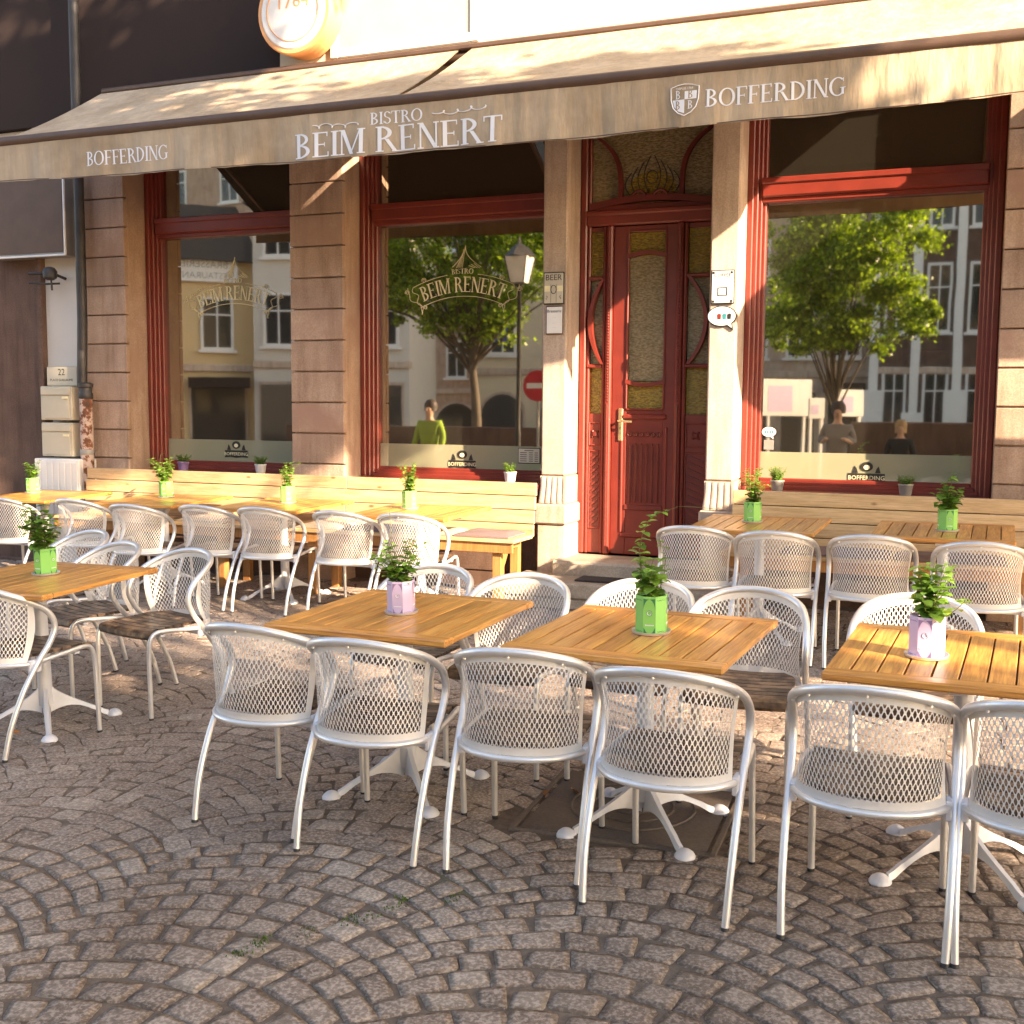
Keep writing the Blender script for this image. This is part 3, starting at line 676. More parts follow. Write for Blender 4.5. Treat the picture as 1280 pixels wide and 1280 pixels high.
# ------------------------------------------------------------ awning
AX0, AX1, AF = -7.15, .40, 6.9
aw = thing('awning', 'wide beige canvas awning with white lettering on its hanging valance', 'awning', (0, 0, 0))
def bz(x): return .004 * math.sin(x * 3.3) + .002 * math.sin(x * 9) + 3.3391 + .0030 * (x + 3.3) ** 2            # slight sag of the valance hem
def canvas(x0, x1, xw0, xw1, lab):
    P = []
    for i in range(31):
        row = []
        for j in range(13):
            t = j / 12; x = (x0 + (x1 - x0) * i / 30) * (1 - t) + (xw0 + (xw1 - xw0) * i / 30) * t
            row.append((x, AF + .03 + 1.20 * t, 3.71 + .69 * t - .03 * math.sin(PI * t) + .006 * math.sin(x * 5) * math.sin(PI * t)))
        P.append(row)
    m = MB().grid(P); m.add([(a, b, c - .006) for a, b, c in m.v], [tuple(f[::-1]) for f in m.f[:]])
    c = obj('canvas', m, M['canvas'], aw, 40)
    obj('underside_shade', MB().grid([[(x, y, z - .010) for x, y, z in r] for r in P]), M['underside_shade'], aw, 40); return c
canvas(AX0, -3.695, AX0, -3.70, ''); canvas(-3.655, AX1, -3.585, AX1, '')
P = []
for i in range(401):
    x = AX0 + (AX1 - AX0) * i / 400; wv = .013 * math.sin(x * 5.1) + .008 * math.sin(x * 13.7 + 1) + .004 * math.sin(x * 31)
    P.append([(x, AF - .012 + wv * t + .003 * t, 3.6919 + (bz(x) - 3.6919) * t) for t in (0, .15, .4, .7, .96, 1)])
m = MB().grid(P); m.add([(a, b + .003, c) for a, b, c in m.v], [tuple(f[::-1]) for f in m.f[:]])
obj('valance', m, M['canvas'], aw, 60)
m = MB(); m.tube([(x, AF - .02 + 0, bz(x) + .004) for x in np.linspace(AX0, AX1, 120)], .004, 4); obj('hem', m, M['rail'], aw)
m = MB(); m.tube([(AX0, AF + .005, 3.6919), (AX1, AF + .005, 3.6919)], .038, 14); m.box(AX1, AX1 + .02, AF - .04, AF + .06, 3.6469, 3.7369, .01); obj('front_rail', m, M['rail'], aw, 50)
m = MB(); m.box(AX0, AX1, 8.06, 8.235, 4.36, 4.405, .012); m.tube([(AX0, 8.14, 4.33), (AX1, 8.14, 4.33)], .05, 12); obj('cassette', m, M['rail'], aw, 40)
for xa in (-6.95, -3.68, .1):
    m = MB(); m.tube([(xa, 8.15, 4.24), (xa - .02, AF + .04, 3.6619)], .02, 8)
    obj('arm', m, M['rail'], aw, 50)
def on_val(x, z, q):
    wv = .013 * math.sin(x * 5.1) + .008 * math.sin(x * 13.7 + 1) + .004 * math.sin(x * 31); t = (3.6919 - z) / .334
    return (x, AF - .012 + wv * t + .003 * t - .0035 - q, z)
m = MB()
serif(m, 'BEIM RENERT', .167, -4.4127, 3.3614, on_val, fit=1.58)
obj('lettering', m, M['print'], aw); m = MB(); serif(m, 'BISTRO', .080, -3.8117, 3.5439, on_val, fit=.395)
def scroll(x0, x1, z, flip):
    k = 90; P = []
    for i in range(k + 1):
        t = i / k; u = t if not flip else 1 - t; x = x0 + (x1 - x0) * u
        P.append(on_val(x + .024 * math.sin(t * 23), z - .004 + .015 * math.cos(t * 23) * (1 - .3 * t) + .006 * math.sin(t * 7), .001))
    m.tube(P, [.0018 + .0026 * abs(math.sin(i * .24)) for i in range(k + 1)], 5)
scroll(-4.2624, -3.884, 3.5661, False); scroll(-3.3276, -2.9603, 3.5884, True)
obj('lettering', m, M['print'], aw); m = MB()
serif(m, 'BOFFERDING', .105, -1.5191, 3.4549, on_val, fit=.818); serif(m, 'BOFFERDING', .105, -6.2545, 3.4437, on_val, fit=.76)
obj('lettering', m, M['print'], aw); m = MB()
def shield(cx, cz):
    w, h = .087, .172
    out = [(-w, h * .42), (-w * .5, h * .5), (0, h * .53), (w * .5, h * .5), (w, h * .42), (w * .97, 0), (w * .8, -h * .28), (w * .45, -h * .46), (0, -h * .56), (-w * .45, -h * .46), (-w * .8, -h * .28), (-w * .97, 0)]
    m.tube([on_val(cx + x, cz + z, .001) for x, z in out], .0035, 4, closed=True)
    m.poly([on_val(cx + x, cz + z, .0006) for x, z in ((0, h * .28), (w * .86, h * .28), (w * .84, 0), (0, 0))]); m.poly([on_val(cx + x, cz + z, .0006) for x, z in ((0, 0), (0, -h * .48), (-w * .42, -h * .40), (-w * .74, -h * .24), (-w * .86, 0))])
    serif(m, 'B', .05, cx - w * .66, cz + .004, lambda x, z, q: on_val(x, z, q + .001)); serif(m, 'B', .05, cx + w * .22, cz - .058, lambda x, z, q: on_val(x, z, q + .001))
    text_into(m, 'DEPUIS 1764', .019, Matrix.Translation((cx, AF - .021, cz + h * .34)) @ Matrix.Rotation(PI / 2, 4, 'X'))
shield(-1.6449, 3.5138)
obj('lettering', m, M['print'], aw)
m = MB(); serif(m, 'B', .05, -1.6258, 3.5178, lambda x, z, q: on_val(x, z, q + .0016)); serif(m, 'B', .05, -1.7023, 3.4558, lambda x, z, q: on_val(x, z, q + .0016)); obj('shield_letters', m, M['canvas'], aw)
# unseen awning added past the frame to bound the sun band
a2 = thing('sun_band_awning', 'unseen beige awning added to cut off the sun band on the facade', 'awning', (0, 0, 0))
m = MB().grid([[(x, AF + .03 + 1.20 * t, 3.71 + .69 * t - .03 * math.sin(PI * t)) for t in [j / 8 for j in range(9)]] for x in np.linspace(1.40, 5.9, 12)]); m.add([(a, b, c - .006) for a, b, c in m.v], [tuple(f[::-1]) for f in m.f[:]])
obj('canvas', m, M['canvas'], a2, 40)
m = MB(); m.box(1.40, 5.9, AF - .006, AF + .0, 3.36, 3.69); obj('valance', m, M['canvas'], a2); m = MB(); m.tube([(1.40, AF, 3.6919), (5.9, AF, 3.6919)], .038, 12); m.box(1.4, 5.9, 8.06, 8.235, 4.36, 4.405, .01); obj('front_rail', m, M['rail'], a2, 40)

# ------------------------------------------------------------ small signs
def plaque(name, lab, x0, x1, z0, z1, y, mat, rim, body):
    t = thing(name, lab, 'sign', ((x0 + x1) / 2, y, (z0 + z1) / 2)); w, h = (x1 - x0) / 2, (z1 - z0) / 2
    obj('rim', MB().box(-w, w, 0, .012, -h, h, .004), rim, t); obj('plate', MB().box(-w + .008, w - .008, -.003, .006, -h + .008, h - .008, .002), mat, t)
    m = MB(); T = lambda x, z: Matrix.Translation((x, -.0045, z)) @ Matrix.Rotation(PI / 2, 4, 'X'); extra = body(m, T, w, h); obj('print', m, M['blackprint'], t)
    if extra: obj('coloured_print', extra[0], extra[1], t)
    return t
def beer(m, T, w, h):
    text_into(m, 'BEER', .062, T(0, h - .062)); m.tube([(.022 * math.cos(a) , -.004, -.01 + .032 * math.sin(a)) for a in [i * PI / 8 for i in range(16)]], .003, 4, closed=True)
    for x in (-.022, .022): m.box(x - .001, x + .001, -.0045, -.003, -h + .01, .03)
    for sg in (-1, 1): m.tube([(sg * (.055 + .006 * math.sin(i)), -.004, -.085 + .004 * i) for i in range(8)], .002, 4)
    e = MB(); e.box(-w + .01, -.03, -.0045, -.003, -.025, .018); e.box(.03, w - .01, -.0045, -.003, -.025, .018); return e, M['goldprint']
plaque('beer_sign', 'cream enamel sign reading BEER in heavy black letters on the left door pier', -3.042, -2.873, 2.437, 2.682, 8.222, M['cream'], M['blackprint'], beer)
def pap(m, T, w, h):
    text_into(m, 'Brasserie', .032, T(0, h - .05))
    for z in (.01, -.03, -.065): text_into(m, '· · ·', .022, T(0, z))
plaque('menu_notice', 'white notice with brown rim right below the BEER sign on the door pier', -3.020, -2.878, 2.208, 2.425, 8.222, M['white'], M['rail'], pap)
def cof(m, T, w, h):
    text_into(m, 'COFFEE', .036, T(0, h - .05)); m.tube([(x, -.004, z) for x, z in ((-.03, -.005), (.035, -.005), (.035, -.06), (-.03, -.06))], .004, 4, closed=True)
    for sx in (-1, 1):
        for sz in (-1, 1): m.box(sx * (w - .02) - .008, sx * (w - .02) + .008, -.0046, -.003, sz * (h - .02) - .008, sz * (h - .02) + .008)
plaque('coffee_sign', 'white enamel sign with a small cup square on the right door pier', -1.742, -1.570, 2.405, 2.650, 8.222, M['white'], M['blackprint'], cof)
bs = thing('bubble_sign', 'white speech bubble sign with coloured icons on the right door pier', 'sign', (-1.657, 8.225, 2.318))
el = lambda a, b: [(a * math.cos(t), b * math.sin(t)) for t in [i * PI / 16 for i in range(32)]]
obj('backing', MB().prism(el(.108, .076), 0, .012).prism([(.03, -.066), (.075, -.055), (.085, -.105)], .001, .011), M['blackprint'], bs)
obj('face', MB().prism(el(.100, .068), -.004, .002).prism([(.04, -.06), (.068, -.05), (.073, -.085)], -.003, .002), M['white'], bs)
for x, mt_ in ((-.055, 'cream'), (-.018, 'redwood'), (.020, 'dkteal'), (.055, 'blackprint')):
    M.setdefault('dkteal', plain('teal_print', (.02, .22, .25), .6)); obj('icon', MB().prism([(x - .012, -.022), (x + .012, -.022), (x + .015, .012), (x, .02), (x - .015, .012)], -.006, -.004), M[mt_] if mt_ != 'cream' else M['goldprint'], bs)
st = thing('window_sticker', 'small speech bubble sticker low on the left edge of the right window', 'sticker', (-1.358, GL - .006, 1.475))
obj('backing', MB().prism(el(.058, .042), 0, .002), M['blackprint'], st); obj('face', MB().prism(el(.053, .037), -.002, 0).prism([(.01, -.035), (.03, -.03), (.034, -.055)], -.002, 0), M['white'], st)
for x in (-.026, -.008, .01, .028): obj('icon', MB().box(x - .005, x + .005, -.004, -.002, -.012, .010), M['dkteal'], st)
o = obj('square_sticker', MB().box(-1.395, -1.322, GL - .006, GL - .003, 1.34, 1.414, .001), M['grey']); tag(o, 'small square grey sticker under the bubble sticker on the right window', 'sticker')
mc = thing('menu_card', 'small cream menu card fixed at the lower right of the middle window', 'menu card', (-3.303, GL - .012, 1.248))
obj('rim', MB().box(-.098, .098, 0, .006, -.064, .064, .002), M['blackprint'], mc); obj('card', MB().box(-.092, .092, -.003, .003, -.058, .058, .001), M['cream'], mc)
m = MB()
for i in range(5):
    m.box(-.078, -.02, -.0045, -.003, .022 - i * .017, .028 - i * .017); m.box(.0, .035, -.0045, -.003, .022 - i * .017, .028 - i * .017); m.box(.05, .078, -.0045, -.003, .022 - i * .017, .028 - i * .017)
m.box(-.04, .04, -.0045, -.003, .040, .046); obj('print', m, M['rail'], mc)

# ------------------------------------------------------------ neighbour house on the left
nb = thing('neighbour_house', 'pale house front with mailboxes left of the bistro drainpipe', 'building', (0, 0, 0))
obj('wall', MB().box(-30, -7.605, 8.25, 9.0, 4.2, 12, 0), M['shaded_wall_dark_awning'], nb, label='upper wall with the corner shading put into its colour')
m = MB(); m.box(-30, -8.06, 8.32, 9.0, -.4, 4.19); m.box(-8.06, -7.602, 8.26, 9.0, 1.99, 4.19, .004); m.box(-8.06, -7.602, 8.30, 9.0, -.4, 1.988)
obj('wall', m, M['whitewall'], nb)
m = MB(); m.box(-9.4, -8.07, 8.25, 8.33, 0, 3.05, .01); frame_ring(m, -9.5, -8.03, .1, 3.1, .06, 8.2, 8.31); obj('door', m, M['plinth'], nb)
sb = thing('wall_showcase', 'dark box sign with white lower edge mounted high beside the drainpipe', 'sign', (-8.0, 8.15, 3.32))
obj('box', MB().box(-.55, .385, -.06, .10, -.33, .42, .01), M['grey'], sb); obj('panel', MB().box(-.53, .36, -.066, -.058, -.30, .40, .002), M['rail'], sb)
m = MB(); frame_ring(m, -.555, .39, -.335, .425, .018, -.075, -.055, .003); obj('edge', m, M['white'], sb)
lc = thing('wall_lamp', 'old dark iron wall lamp bracket under the box sign', 'lamp', (-7.83, 8.2, 2.80))
m = MB(); m.tube([(.05, .05, .0), (.05, -.05, .02), (-.02, -.14, .03), (-.16, -.18, .03)], .014, 8); m.tube([(.05, -.02, -.05), (-.05, -.1, -.06), (-.2, -.14, -.05)], .010, 8); m.tube([(.02, -.1, .02), (.03, -.1, -.12)], .009, 6); obj('bracket', m, M['pipe'], lc, 50)
obj('lamp_head', MB().lathe([(.03, -.05), (.06, -.03), (.065, .03), (.045, .06), (.02, .07)], 16, o=(.03, -.12, .02)), M['pipe'], lc, 40)
np_ = thing('house_number_plate', 'cream plate with number 22 above the mailboxes', 'sign', (-7.795, 8.20, 1.90))
obj('plate', MB().box(-.178, .178, -.02, .05, -.088, .088, .004), M['cream'], np_)
m = MB(); T = Matrix.Translation((0, -.0215, .01)) @ Matrix.Rotation(PI / 2, 4, 'X'); text_into(m, '22', .085, T); T = Matrix.Translation((0, -.0215, -.045)) @ Matrix.Rotation(PI / 2, 4, 'X'); text_into(m, 'PLACE GUILLAUME', .032, T); obj('print', m, M['blackprint'], np_)
for i, (zb, lab) in enumerate(((1.49, 'upper cream mailbox directly under the number plate'), (1.155, 'lower cream mailbox above the white cabinet'))):
    b = thing('mailbox', lab, 'mailbox', (-7.77, 8.16, zb), group='mailboxes by the drainpipe')
    obj('body', MB().box(-.19, .18, -.08, .12, .005, .315, .006), M['cream'], b); obj('flap', MB().box(-.175, .165, -.095, -.078, .235, .30, .004), M['cream'], b); obj('front', MB().box(-.165, .155, -.088, -.078, .02, .225, .004), M['cream'], b)
    obj('name_label', MB().box(.08, .15, -.098, -.094, .20 - i * .01, .222 - i * .01), M['goldprint'], b)
cb = thing('service_cabinet', 'white panelled service cabinet on the ground under the mailboxes', 'cabinet', (-7.73, 8.1, .12))
obj('body', MB().box(-.26, .27, -.09, .14, -.05, 1.02, .008), M['white'], cb)
m = MB()
for i in range(7): m.box(-.245 + i * .073, -.185 + i * .073, -.098, -.088, .0, .99, .004)
obj('slatted_front', m, M['white'], cb)
dp = thing('drainpipe', 'drainpipe, black above and rusty pink cast iron below, on the left pier', 'drainpipe', (-7.46, 8.12, 0))
obj('upper_pipe', MB().tube([(-.04, 0, 1.80), (-.015, 0, 2.4), (-.015, 0, 3.2), (-.02, 0, 8)], .045, 16), M['pipe'], dp, 60)
obj('socket', MB().lathe([(.05, 1.68), (.064, 1.70), (.064, 1.74), (.056, 1.75), (.056, 1.79), (.066, 1.80), (.066, 1.83), (.05, 1.84)], 20), M['pipe'], dp, 40)
def rustmat():
    m, nt, p = newmat('flaking_pink_paint'); v = coords(nt)
    nz = noise(nt, v, 14, 6, .7); c = ramp(nt, nz, [(.47, (.55, .42, .35)), (.53, (.22, .08, .04)), (.65, (.10, .05, .03))]); nt.links.new(c, p.inputs['Base Color']); p.inputs['Roughness'].default_value = .8; bump(nt, p, nz, .5, .006); return m
M['rust'] = rustmat()
obj('lower_pipe', MB().tube([(0, 0, 0.05), (0, 0, 1.70)], .058, 18), M['rust'], dp, 60); obj('clamp', MB().lathe([(.063, 1.18), (.066, 1.19), (.066, 1.22), (.063, 1.23)], 18), M['grey'], dp, 40)

# ------------------------------------------------------------ benches
def bench(x0, x1, lab, legs):
    t = thing('bench', lab, 'bench', (0, 0, 0), group='pine benches along the facade')
    zr = lambda x: 0.0
    zs = [1.072, .968, .862, .757, .66]
    for i in range(4):                                   # backrest planks (butt jointed in two lengths)
        xs = [x0, x0 + (x1 - x0) * (.48 if i % 2 else .62), x1] if x1 - x0 > 2.5 else [x0, x1]
        for a, b in zip(xs[:-1], xs[1:]):
            y = 8.02 - i * .018
            obj('back_plank', MB().box(a + .001, b - .001, y - .022, y, zs[i + 1] + .003, zs[i] - .002, .004), M['pine'], t)
    for k in range(4):
        yb = 7.93 - k * .098
        obj('seat_plank', MB().box(x0, x1, yb - .094, yb, .652, .680, .004), M['pine'], t)
    obj('apron', MB().box(x0 + .02, x1 - .02, 7.565, 7.59, .575, .651, .003), M['pinep'], t)
    for xl in legs:
        g = G(xl, 7.7)
        obj('leg', MB().box(xl - .035, xl + .035, 7.60, 7.67, g, .651, .004), M['pinep'], t)
        obj('leg', MB().box(xl - .035, xl + .035, 7.95, 8.01, g, .65, .004), M['pinep'], t)
        m = MB(); m.box(xl - .034, xl + .034, 7.67, 7.95, .578, .648, .003); m.prism([(0, 0)] * 3, 0, 0) if False else None
        m.add([(xl - .02, 7.672, .42), (xl + .02, 7.672, .42), (xl + .02, 7.80, .577), (xl - .02, 7.80, .577), (xl - .02, 7.672, .50), (xl + .02, 7.672, .50), (xl + .02, 7.74, .577), (xl - .02, 7.74, .577)], [(0, 1, 2, 3), (4, 7, 6, 5), (0, 3, 7, 4), (1, 5, 6, 2), (0, 4, 5, 1), (3, 2, 6, 7)])
        obj('brace', m, M['pinep'], t)
    return t
bench(-7.36, -3.0, 'long pine bench under the left and middle windows', (-7.1, -5.62, -4.75, -3.16)); bench(-1.50, 2.6, 'pine bench under the right window', (-1.35, .4, 2.2))
def cushion(x0, x1, mat, lab):
    n = 12; P = []; Q = []
    for i in range(n + 1):
        r = []; q = []
        for j in range(n + 1):
            u, v = i / n, j / n; e = min(1, 6 * min(u, 1 - u, v, 1 - v)) ** .5
            x = x0 + (x1 - x0) * u; y = 7.575 + .36 * v; r.append((x, y, .684 + .012 + .020 * e + .004 * math.sin(u * 9 + x) * math.sin(v * 7))); q.append((x, y, .683))
        P.append(r); Q.append(q)
    m = MB().grid(P).grid(Q); N1 = (n + 1) ** 2
    ring = [i * (n + 1) for i in range(n + 1)] + [n * (n + 1) + j for j in range(1, n + 1)] + [i * (n + 1) + n for i in range(n - 1, -1, -1)] + [j for j in range(n - 1, 0, -1)]
    for k in range(len(ring)): a, b = ring[k], ring[(k + 1) % len(ring)]; m.f.append((a, b, b + N1, a + N1))
    tag(obj('seat_cushion', m, M[mat], smooth=60), lab, 'cushion', 'flat cushions on the benches')
for x0, x1, mt_, lab in ((-3.50, -3.06, 'cushg', 'mauve flat cushion at the right end of the left bench'), (-3.98, -3.52, 'cushb', 'beige flat cushion next to the mauve one at the bench end'),
    (-4.46, -4.0, 'cushg', 'mauve cushion half hidden behind the fourth far table'), (-5.0, -4.50, 'cushb', 'beige cushion behind the pole of the third far table'), (-6.1, -5.6, 'cushb', 'beige cushion behind the second far table'),
    (-1.1, -.40, 'cushg', 'grey mauve cushion on the right bench below the first right table'), (-.38, .30, 'cushg', 'grey mauve cushion on the right bench further right')):
    cushion(x0, x1, mt_, lab)

# ------------------------------------------------------------ tables
def make_table(lab):
    t = thing('cafe_table', lab, 'table', group='square teak cafe tables'); S = .40; H = .74
    for sg in (-1, 1):
        obj('edge_board', MB().box(-S, S, min(sg * S, sg * (S - .07)), max(sg * S, sg * (S - .07)), H - .028, H, .006), M['teakx'], t)
    m1 = None
    n = 10; w = 2 * S / n
    for i in range(n):
        a = -S + i * w
        me = MB().box(a + .003, a + w - .003, -S + .072, S - .072, H - .024, H - .0015, .0025)
        o = obj('slat', me, M['teak'], t)
    m = MB(); m.box(-.33, .33, -.03, .03, H - .05, H - .026, .004); m.box(-.03, .03, -.33, .33, H - .052, H - .0265, .004); obj('underframe', m, M['cast'], t); obj('gap_shade_panel', MB().box(-S + .05, S - .05, -S + .05, S - .05, H - .0262, H - .0246), M['plinth'], t)  # dark sheet added under the slats so the gaps look shaded
    obj('pole', MB().lathe([(.036, .10), (.034, .2), (.031, .5), (.032, H - .12), (.055, H - .055), (.075, H - .052)], 20), M['cast'], t, 40)
    for k in range(4):                                   # cast arched feet
        a = PI / 4 + k * PI / 2; P = []; n2 = 12; m = MB()
        for i in range(n2 + 1):
            q = i / n2; r = .02 + .27 * q; zt = .20 - .165 * q ** .72 + (.0 if q < .9 else -.004); zb = .07 - .062 * q if q < .35 else .052 + (.03) * math.sin((q - .35) / .65 * PI) - .045 * (q - .35) / .65
            zb = max(.012, .085 * math.sin(PI * (.25 + .75 * q))) if q < .92 else .008
            zb = min(zb, zt - .018); hw = .017 - .004 * q
            P.append((r, hw, zb, zt))
        vs = [];
        for r, hw, zb, zt in P: vs += [(r, -hw, zb), (r, hw, zb), (r, hw * .55, zt), (r, -hw * .55, zt)]
        fs = [(i * 4 + c, i * 4 + (c + 1) % 4, i * 4 + 4 + (c + 1) % 4, i * 4 + 4 + c) for i in range(n2) for c in range(4)] + [(3, 2, 1, 0), (n2 * 4, n2 * 4 + 1, n2 * 4 + 2, n2 * 4 + 3)]
        m.add(vs, fs)
        prof = [(.036, 0), (.038, .009), (.031, .021), (.018, .031), (.006, .036)]
        m.lathe(prof, 16, o=(.318, 0, 0))
        R = Matrix.Rotation(a, 4, 'Z'); m.v = [tuple(R @ Vector(v)) for v in m.v]
        obj('foot', m, M['cast'], t, 45)
    return t
tabs = [(-2.058, 4.014, -.045, 'teak table with the lilac pot, in front of the left chairs of the near row'),
    (-1.043, 3.976, -.07, 'central teak table with the large green pot, over the manhole cover'),
    (.05, 3.975, -.06, 'near teak table with the lilac pot at the right edge'),
    (-1.18, 7.30, -.03, 'far teak table before the right bench, nearest the door'),
    (-.07, 7.27, -.03, 'dark-looking far teak table before the right bench, at the right edge'),
    (-3.65, 7.34, -.02, 'far teak table before the left bench, nearest the bench end'),
    (-4.90, 7.46, -.03, 'third far teak table from the drainpipe before the left bench'),
    (-6.08, 7.50, 0, 'second far teak table from the drainpipe before the left bench'),
    (-7.36, 7.50, 0, 'far teak table at the left end, below the mailboxes'),
    (-4.16, 4.20, 0.02, 'near teak table with a leafy green pot at the left edge')]
T0 = make_table(tabs[0][3]); T0.matrix_world = ground_mat(*tabs[0][:3])
for q in tabs[1:]: dup(T0, ground_mat(*q[:3]), q[3])

# ------------------------------------------------------------ chairs
HP = [(.228, -.275, 0), (.234, -.235, .15), (.237, -.165, .30), (.238, -.085, .42), (.240, -.03, .49), (.242, .0, .565), (.241, -.03, .635), (.230, -.105, .690), (.195, -.19, .733), (.115, -.25, .762), (0, -.272, .773)]
HP = HP + [(-x, y, z) for x, y, z in HP[:-1][::-1]]
hoop = cat(HP, 7); mid = len(hoop) // 2
topc = [p for p in hoop[mid - 24: mid + 25]]
def top_at(x):
    for a, b in zip(topc[:-1], topc[1:]):
        if (a.x - x) * (b.x - x) <= 0 and a.x != b.x: t = (x - a.x) / (b.x - a.x); return a.lerp(b, t)
    return min(topc, key=lambda p: abs(p.x - x))
def ring_y(x): return -.072 - .190 * math.sqrt(max(0, 1 - (x / .228) ** 2))
def along(P, lim):
    L = [0]; 
    for a, b in zip(P[:-1], P[1:]): L.append(L[-1] + (b - a).length)
    def f(s):
        s = abs(s) * lim
        for i in range(len(P) - 1):
            if L[i + 1] >= s: return P[i].lerp(P[i + 1], (s - L[i]) / (L[i + 1] - L[i]))
        return P[-1]
    return f
hoop_s = along(hoop[mid:], .335); ring_s = along([Vector((-x, ring_y(x), .418)) for x in [k * .008 for k in range(29)]], .262)
def sheet(u, v, off=0):
    tp = hoop_s(u); rb = ring_s(u); sg = -1 if u < 0 else 1
    a = Vector((-sg * tp.x * .965, tp.y + .006, tp.z - .012)); b = Vector((-sg * rb.x, rb.y + .006, rb.z))
    p = b.lerp(a, v); q = math.sin(PI * v)
    return (p.x * (1 - .05 * q * abs(u) ** 4), p.y - .014 * q * (1 - u * u) + .030 * q * u ** 4 + off, p.z)
def make_chair(lab):
    t = thing('cafe_chair', lab, 'chair', group='aluminium cafe chairs with perforated backs')
    obj('tube_frame', MB().tube(hoop, [.0118 + .0032 * math.sin(PI * i / (len(hoop) - 1)) for i in range(len(hoop))], 12), M['alu'], t, 70)
    # lower back ring running into the side rails and front legs
    rp = [(x, ring_y(x), .408) for x in (0, .06, .12, .165, .20, .219)] + [(.228, -.05, .415), (.224, .06, .425), (.216, .15, .432), (.21, .195, .424), (.207, .218, .385), (.206, .226, .30), (.207, .228, .15), (.208, .230, 0)]
    rp = [(-x, y, z) for x, y, z in rp[:0:-1]] + rp
    obj('seat_frame', MB().tube(cat(rp, 5), .0115, 10), M['alu'], t, 70)
    for sg in (-1, 1): obj('bracket', MB().box(sg * .222 - .010, sg * .222 + .010, -.13, -.07, .365, .425, .004), M['cast'], t)
    obj('cross_bar', MB().box(-.211, .211, -.115, -.085, .372, .392, .003), M['cast'], t); obj('cross_bar', MB().box(-.205, .205, .12, .15, .400, .415, .003), M['cast'], t)
    for sg in (-1, 1):
        obj('foot_cap', MB().tube([(sg * .228, -.276, -.006), (sg * .228, -.273, .007)], .0128, 10), M['plastic'], t, 60); obj('foot_cap', MB().tube([(sg * .208, .230, -.006), (sg * .208, .230, .007)], .0122, 10), M['plastic'], t, 60)
    # perforated back
    m = MB(); A = .93; V0, V1 = .075, .93; NC = 31; NR = 17
    du = 2 * A / NC; dv = (V1 - V0) / NR
    for j in range(NR + 1):
        for i in range(NC + (0 if j % 2 == 0 else -1)):
            uc = -A + (i + .5 + (.5 if j % 2 else 0)) * du; vc = V0 + j * dv
            vt = V1 - .0
            ou = [(uc - du / 2, vc), (uc, vc + dv), (uc + du / 2, vc), (uc, vc - dv)]
            e = .62
            inn = [(uc - du / 2 * e, vc), (uc - du * .17, vc + dv * .52), (uc, vc + dv * .70), (uc + du * .17, vc + dv * .52), (uc + du / 2 * e, vc), (uc + du * .17, vc - dv * .52), (uc, vc - dv * .70), (uc - du * .17, vc - dv * .52)]
            cl = lambda p: sheet(p[0], min(1, max(0, p[1])))
            k = len(m.v); m.v += [cl(p) for p in ou] + [cl(p) for p in inn]
            hole = abs(uc) < A - du * .6 or True
            m.f += [(k, k + 1, k + 6, k + 5), (k, k + 5, k + 4), (k + 1, k + 2, k + 8, k + 7), (k + 1, k + 7, k + 6), (k + 2, k + 3, k + 10, k + 9), (k + 2, k + 9, k + 8), (k + 3, k, k + 4, k + 11), (k + 3, k + 11, k + 10)]
    def band(u0, u1, v0, v1, nu, nv):
        m.grid([[sheet(u0 + (u1 - u0) * i / nu, v0 + (v1 - v0) * j / nv, .0009) for j in range(nv + 1)] for i in range(nu + 1)])
    for v0, v1 in ((0, V0 + dv * .15), (V1 + dv * .0, 1.0)): band(-1, 1, v0, v1, 28, 2)
    band(-1, -A + du * .3, 0, 1, 1, 14); band(A - du * .3, 1, 0, 1, 1, 14)
    obj('perforated_back', m.mesh('perforated_back', M['sheet'], 50, recalc=False), None, t)
    for u in (-.92, -.55, 0, .55, .92):
        p = hoop_s(u); m = MB(); p = Vector((p.x * (1 if u < 0 else -1), p.y, p.z)); m.tube([p + Vector((0, -.003, -.020)), p + Vector((0, -.0, -.002))], .006, 6)
        obj('rivet', m, M['alu'], t, 60)
    # slatted seat: rounded outline, rolled front
    ns = 8; y0, y1 = -.185, .215; w = (y1 - y0) / ns
    for i in range(ns):
        a = y0 + i * w; b = a + w - .007
        def hwid(y): return .198 if y > -.06 else .198 * math.sqrt(max(.05, 1 - ((-.06 - y) / .165) ** 2.4))
        P = []
        for k in range(9):
            s_ = -1 + k / 4; xa, xb_ = hwid(a) * s_, hwid(b) * s_; dip = .006 * (1 - s_ * s_); front = i == ns - 1
            row = [(xa, a, .446 - dip), (xb_, b - (.006 if front else 0), .446 - dip - (.003 if front else 0))]
            if front: row += [(xb_, b + .012, .434 - dip), (xb_ * .99, b + .016, .412 - dip), (xb_ * .98, b + .008, .398 - dip)]
            row += ([(xb_ * .98, b - .002, .400 - dip)] if front else [(xb_, b, .432 - dip)]) + [(xa, a, .432 - dip)]
            P.append(row)
        n2 = len(P[0]); vs = [p for r in P for p in r]
        fs = [(r * n2 + c, r * n2 + (c + 1) % n2, (r + 1) * n2 + (c + 1) % n2, (r + 1) * n2 + c) for r in range(8) for c in range(n2)] + [tuple(range(n2)), tuple(8 * n2 + c for c in range(n2))[::-1]]
        obj('slat', MB().add(vs, fs), M['seat'], t)
    return t
PI_ = PI
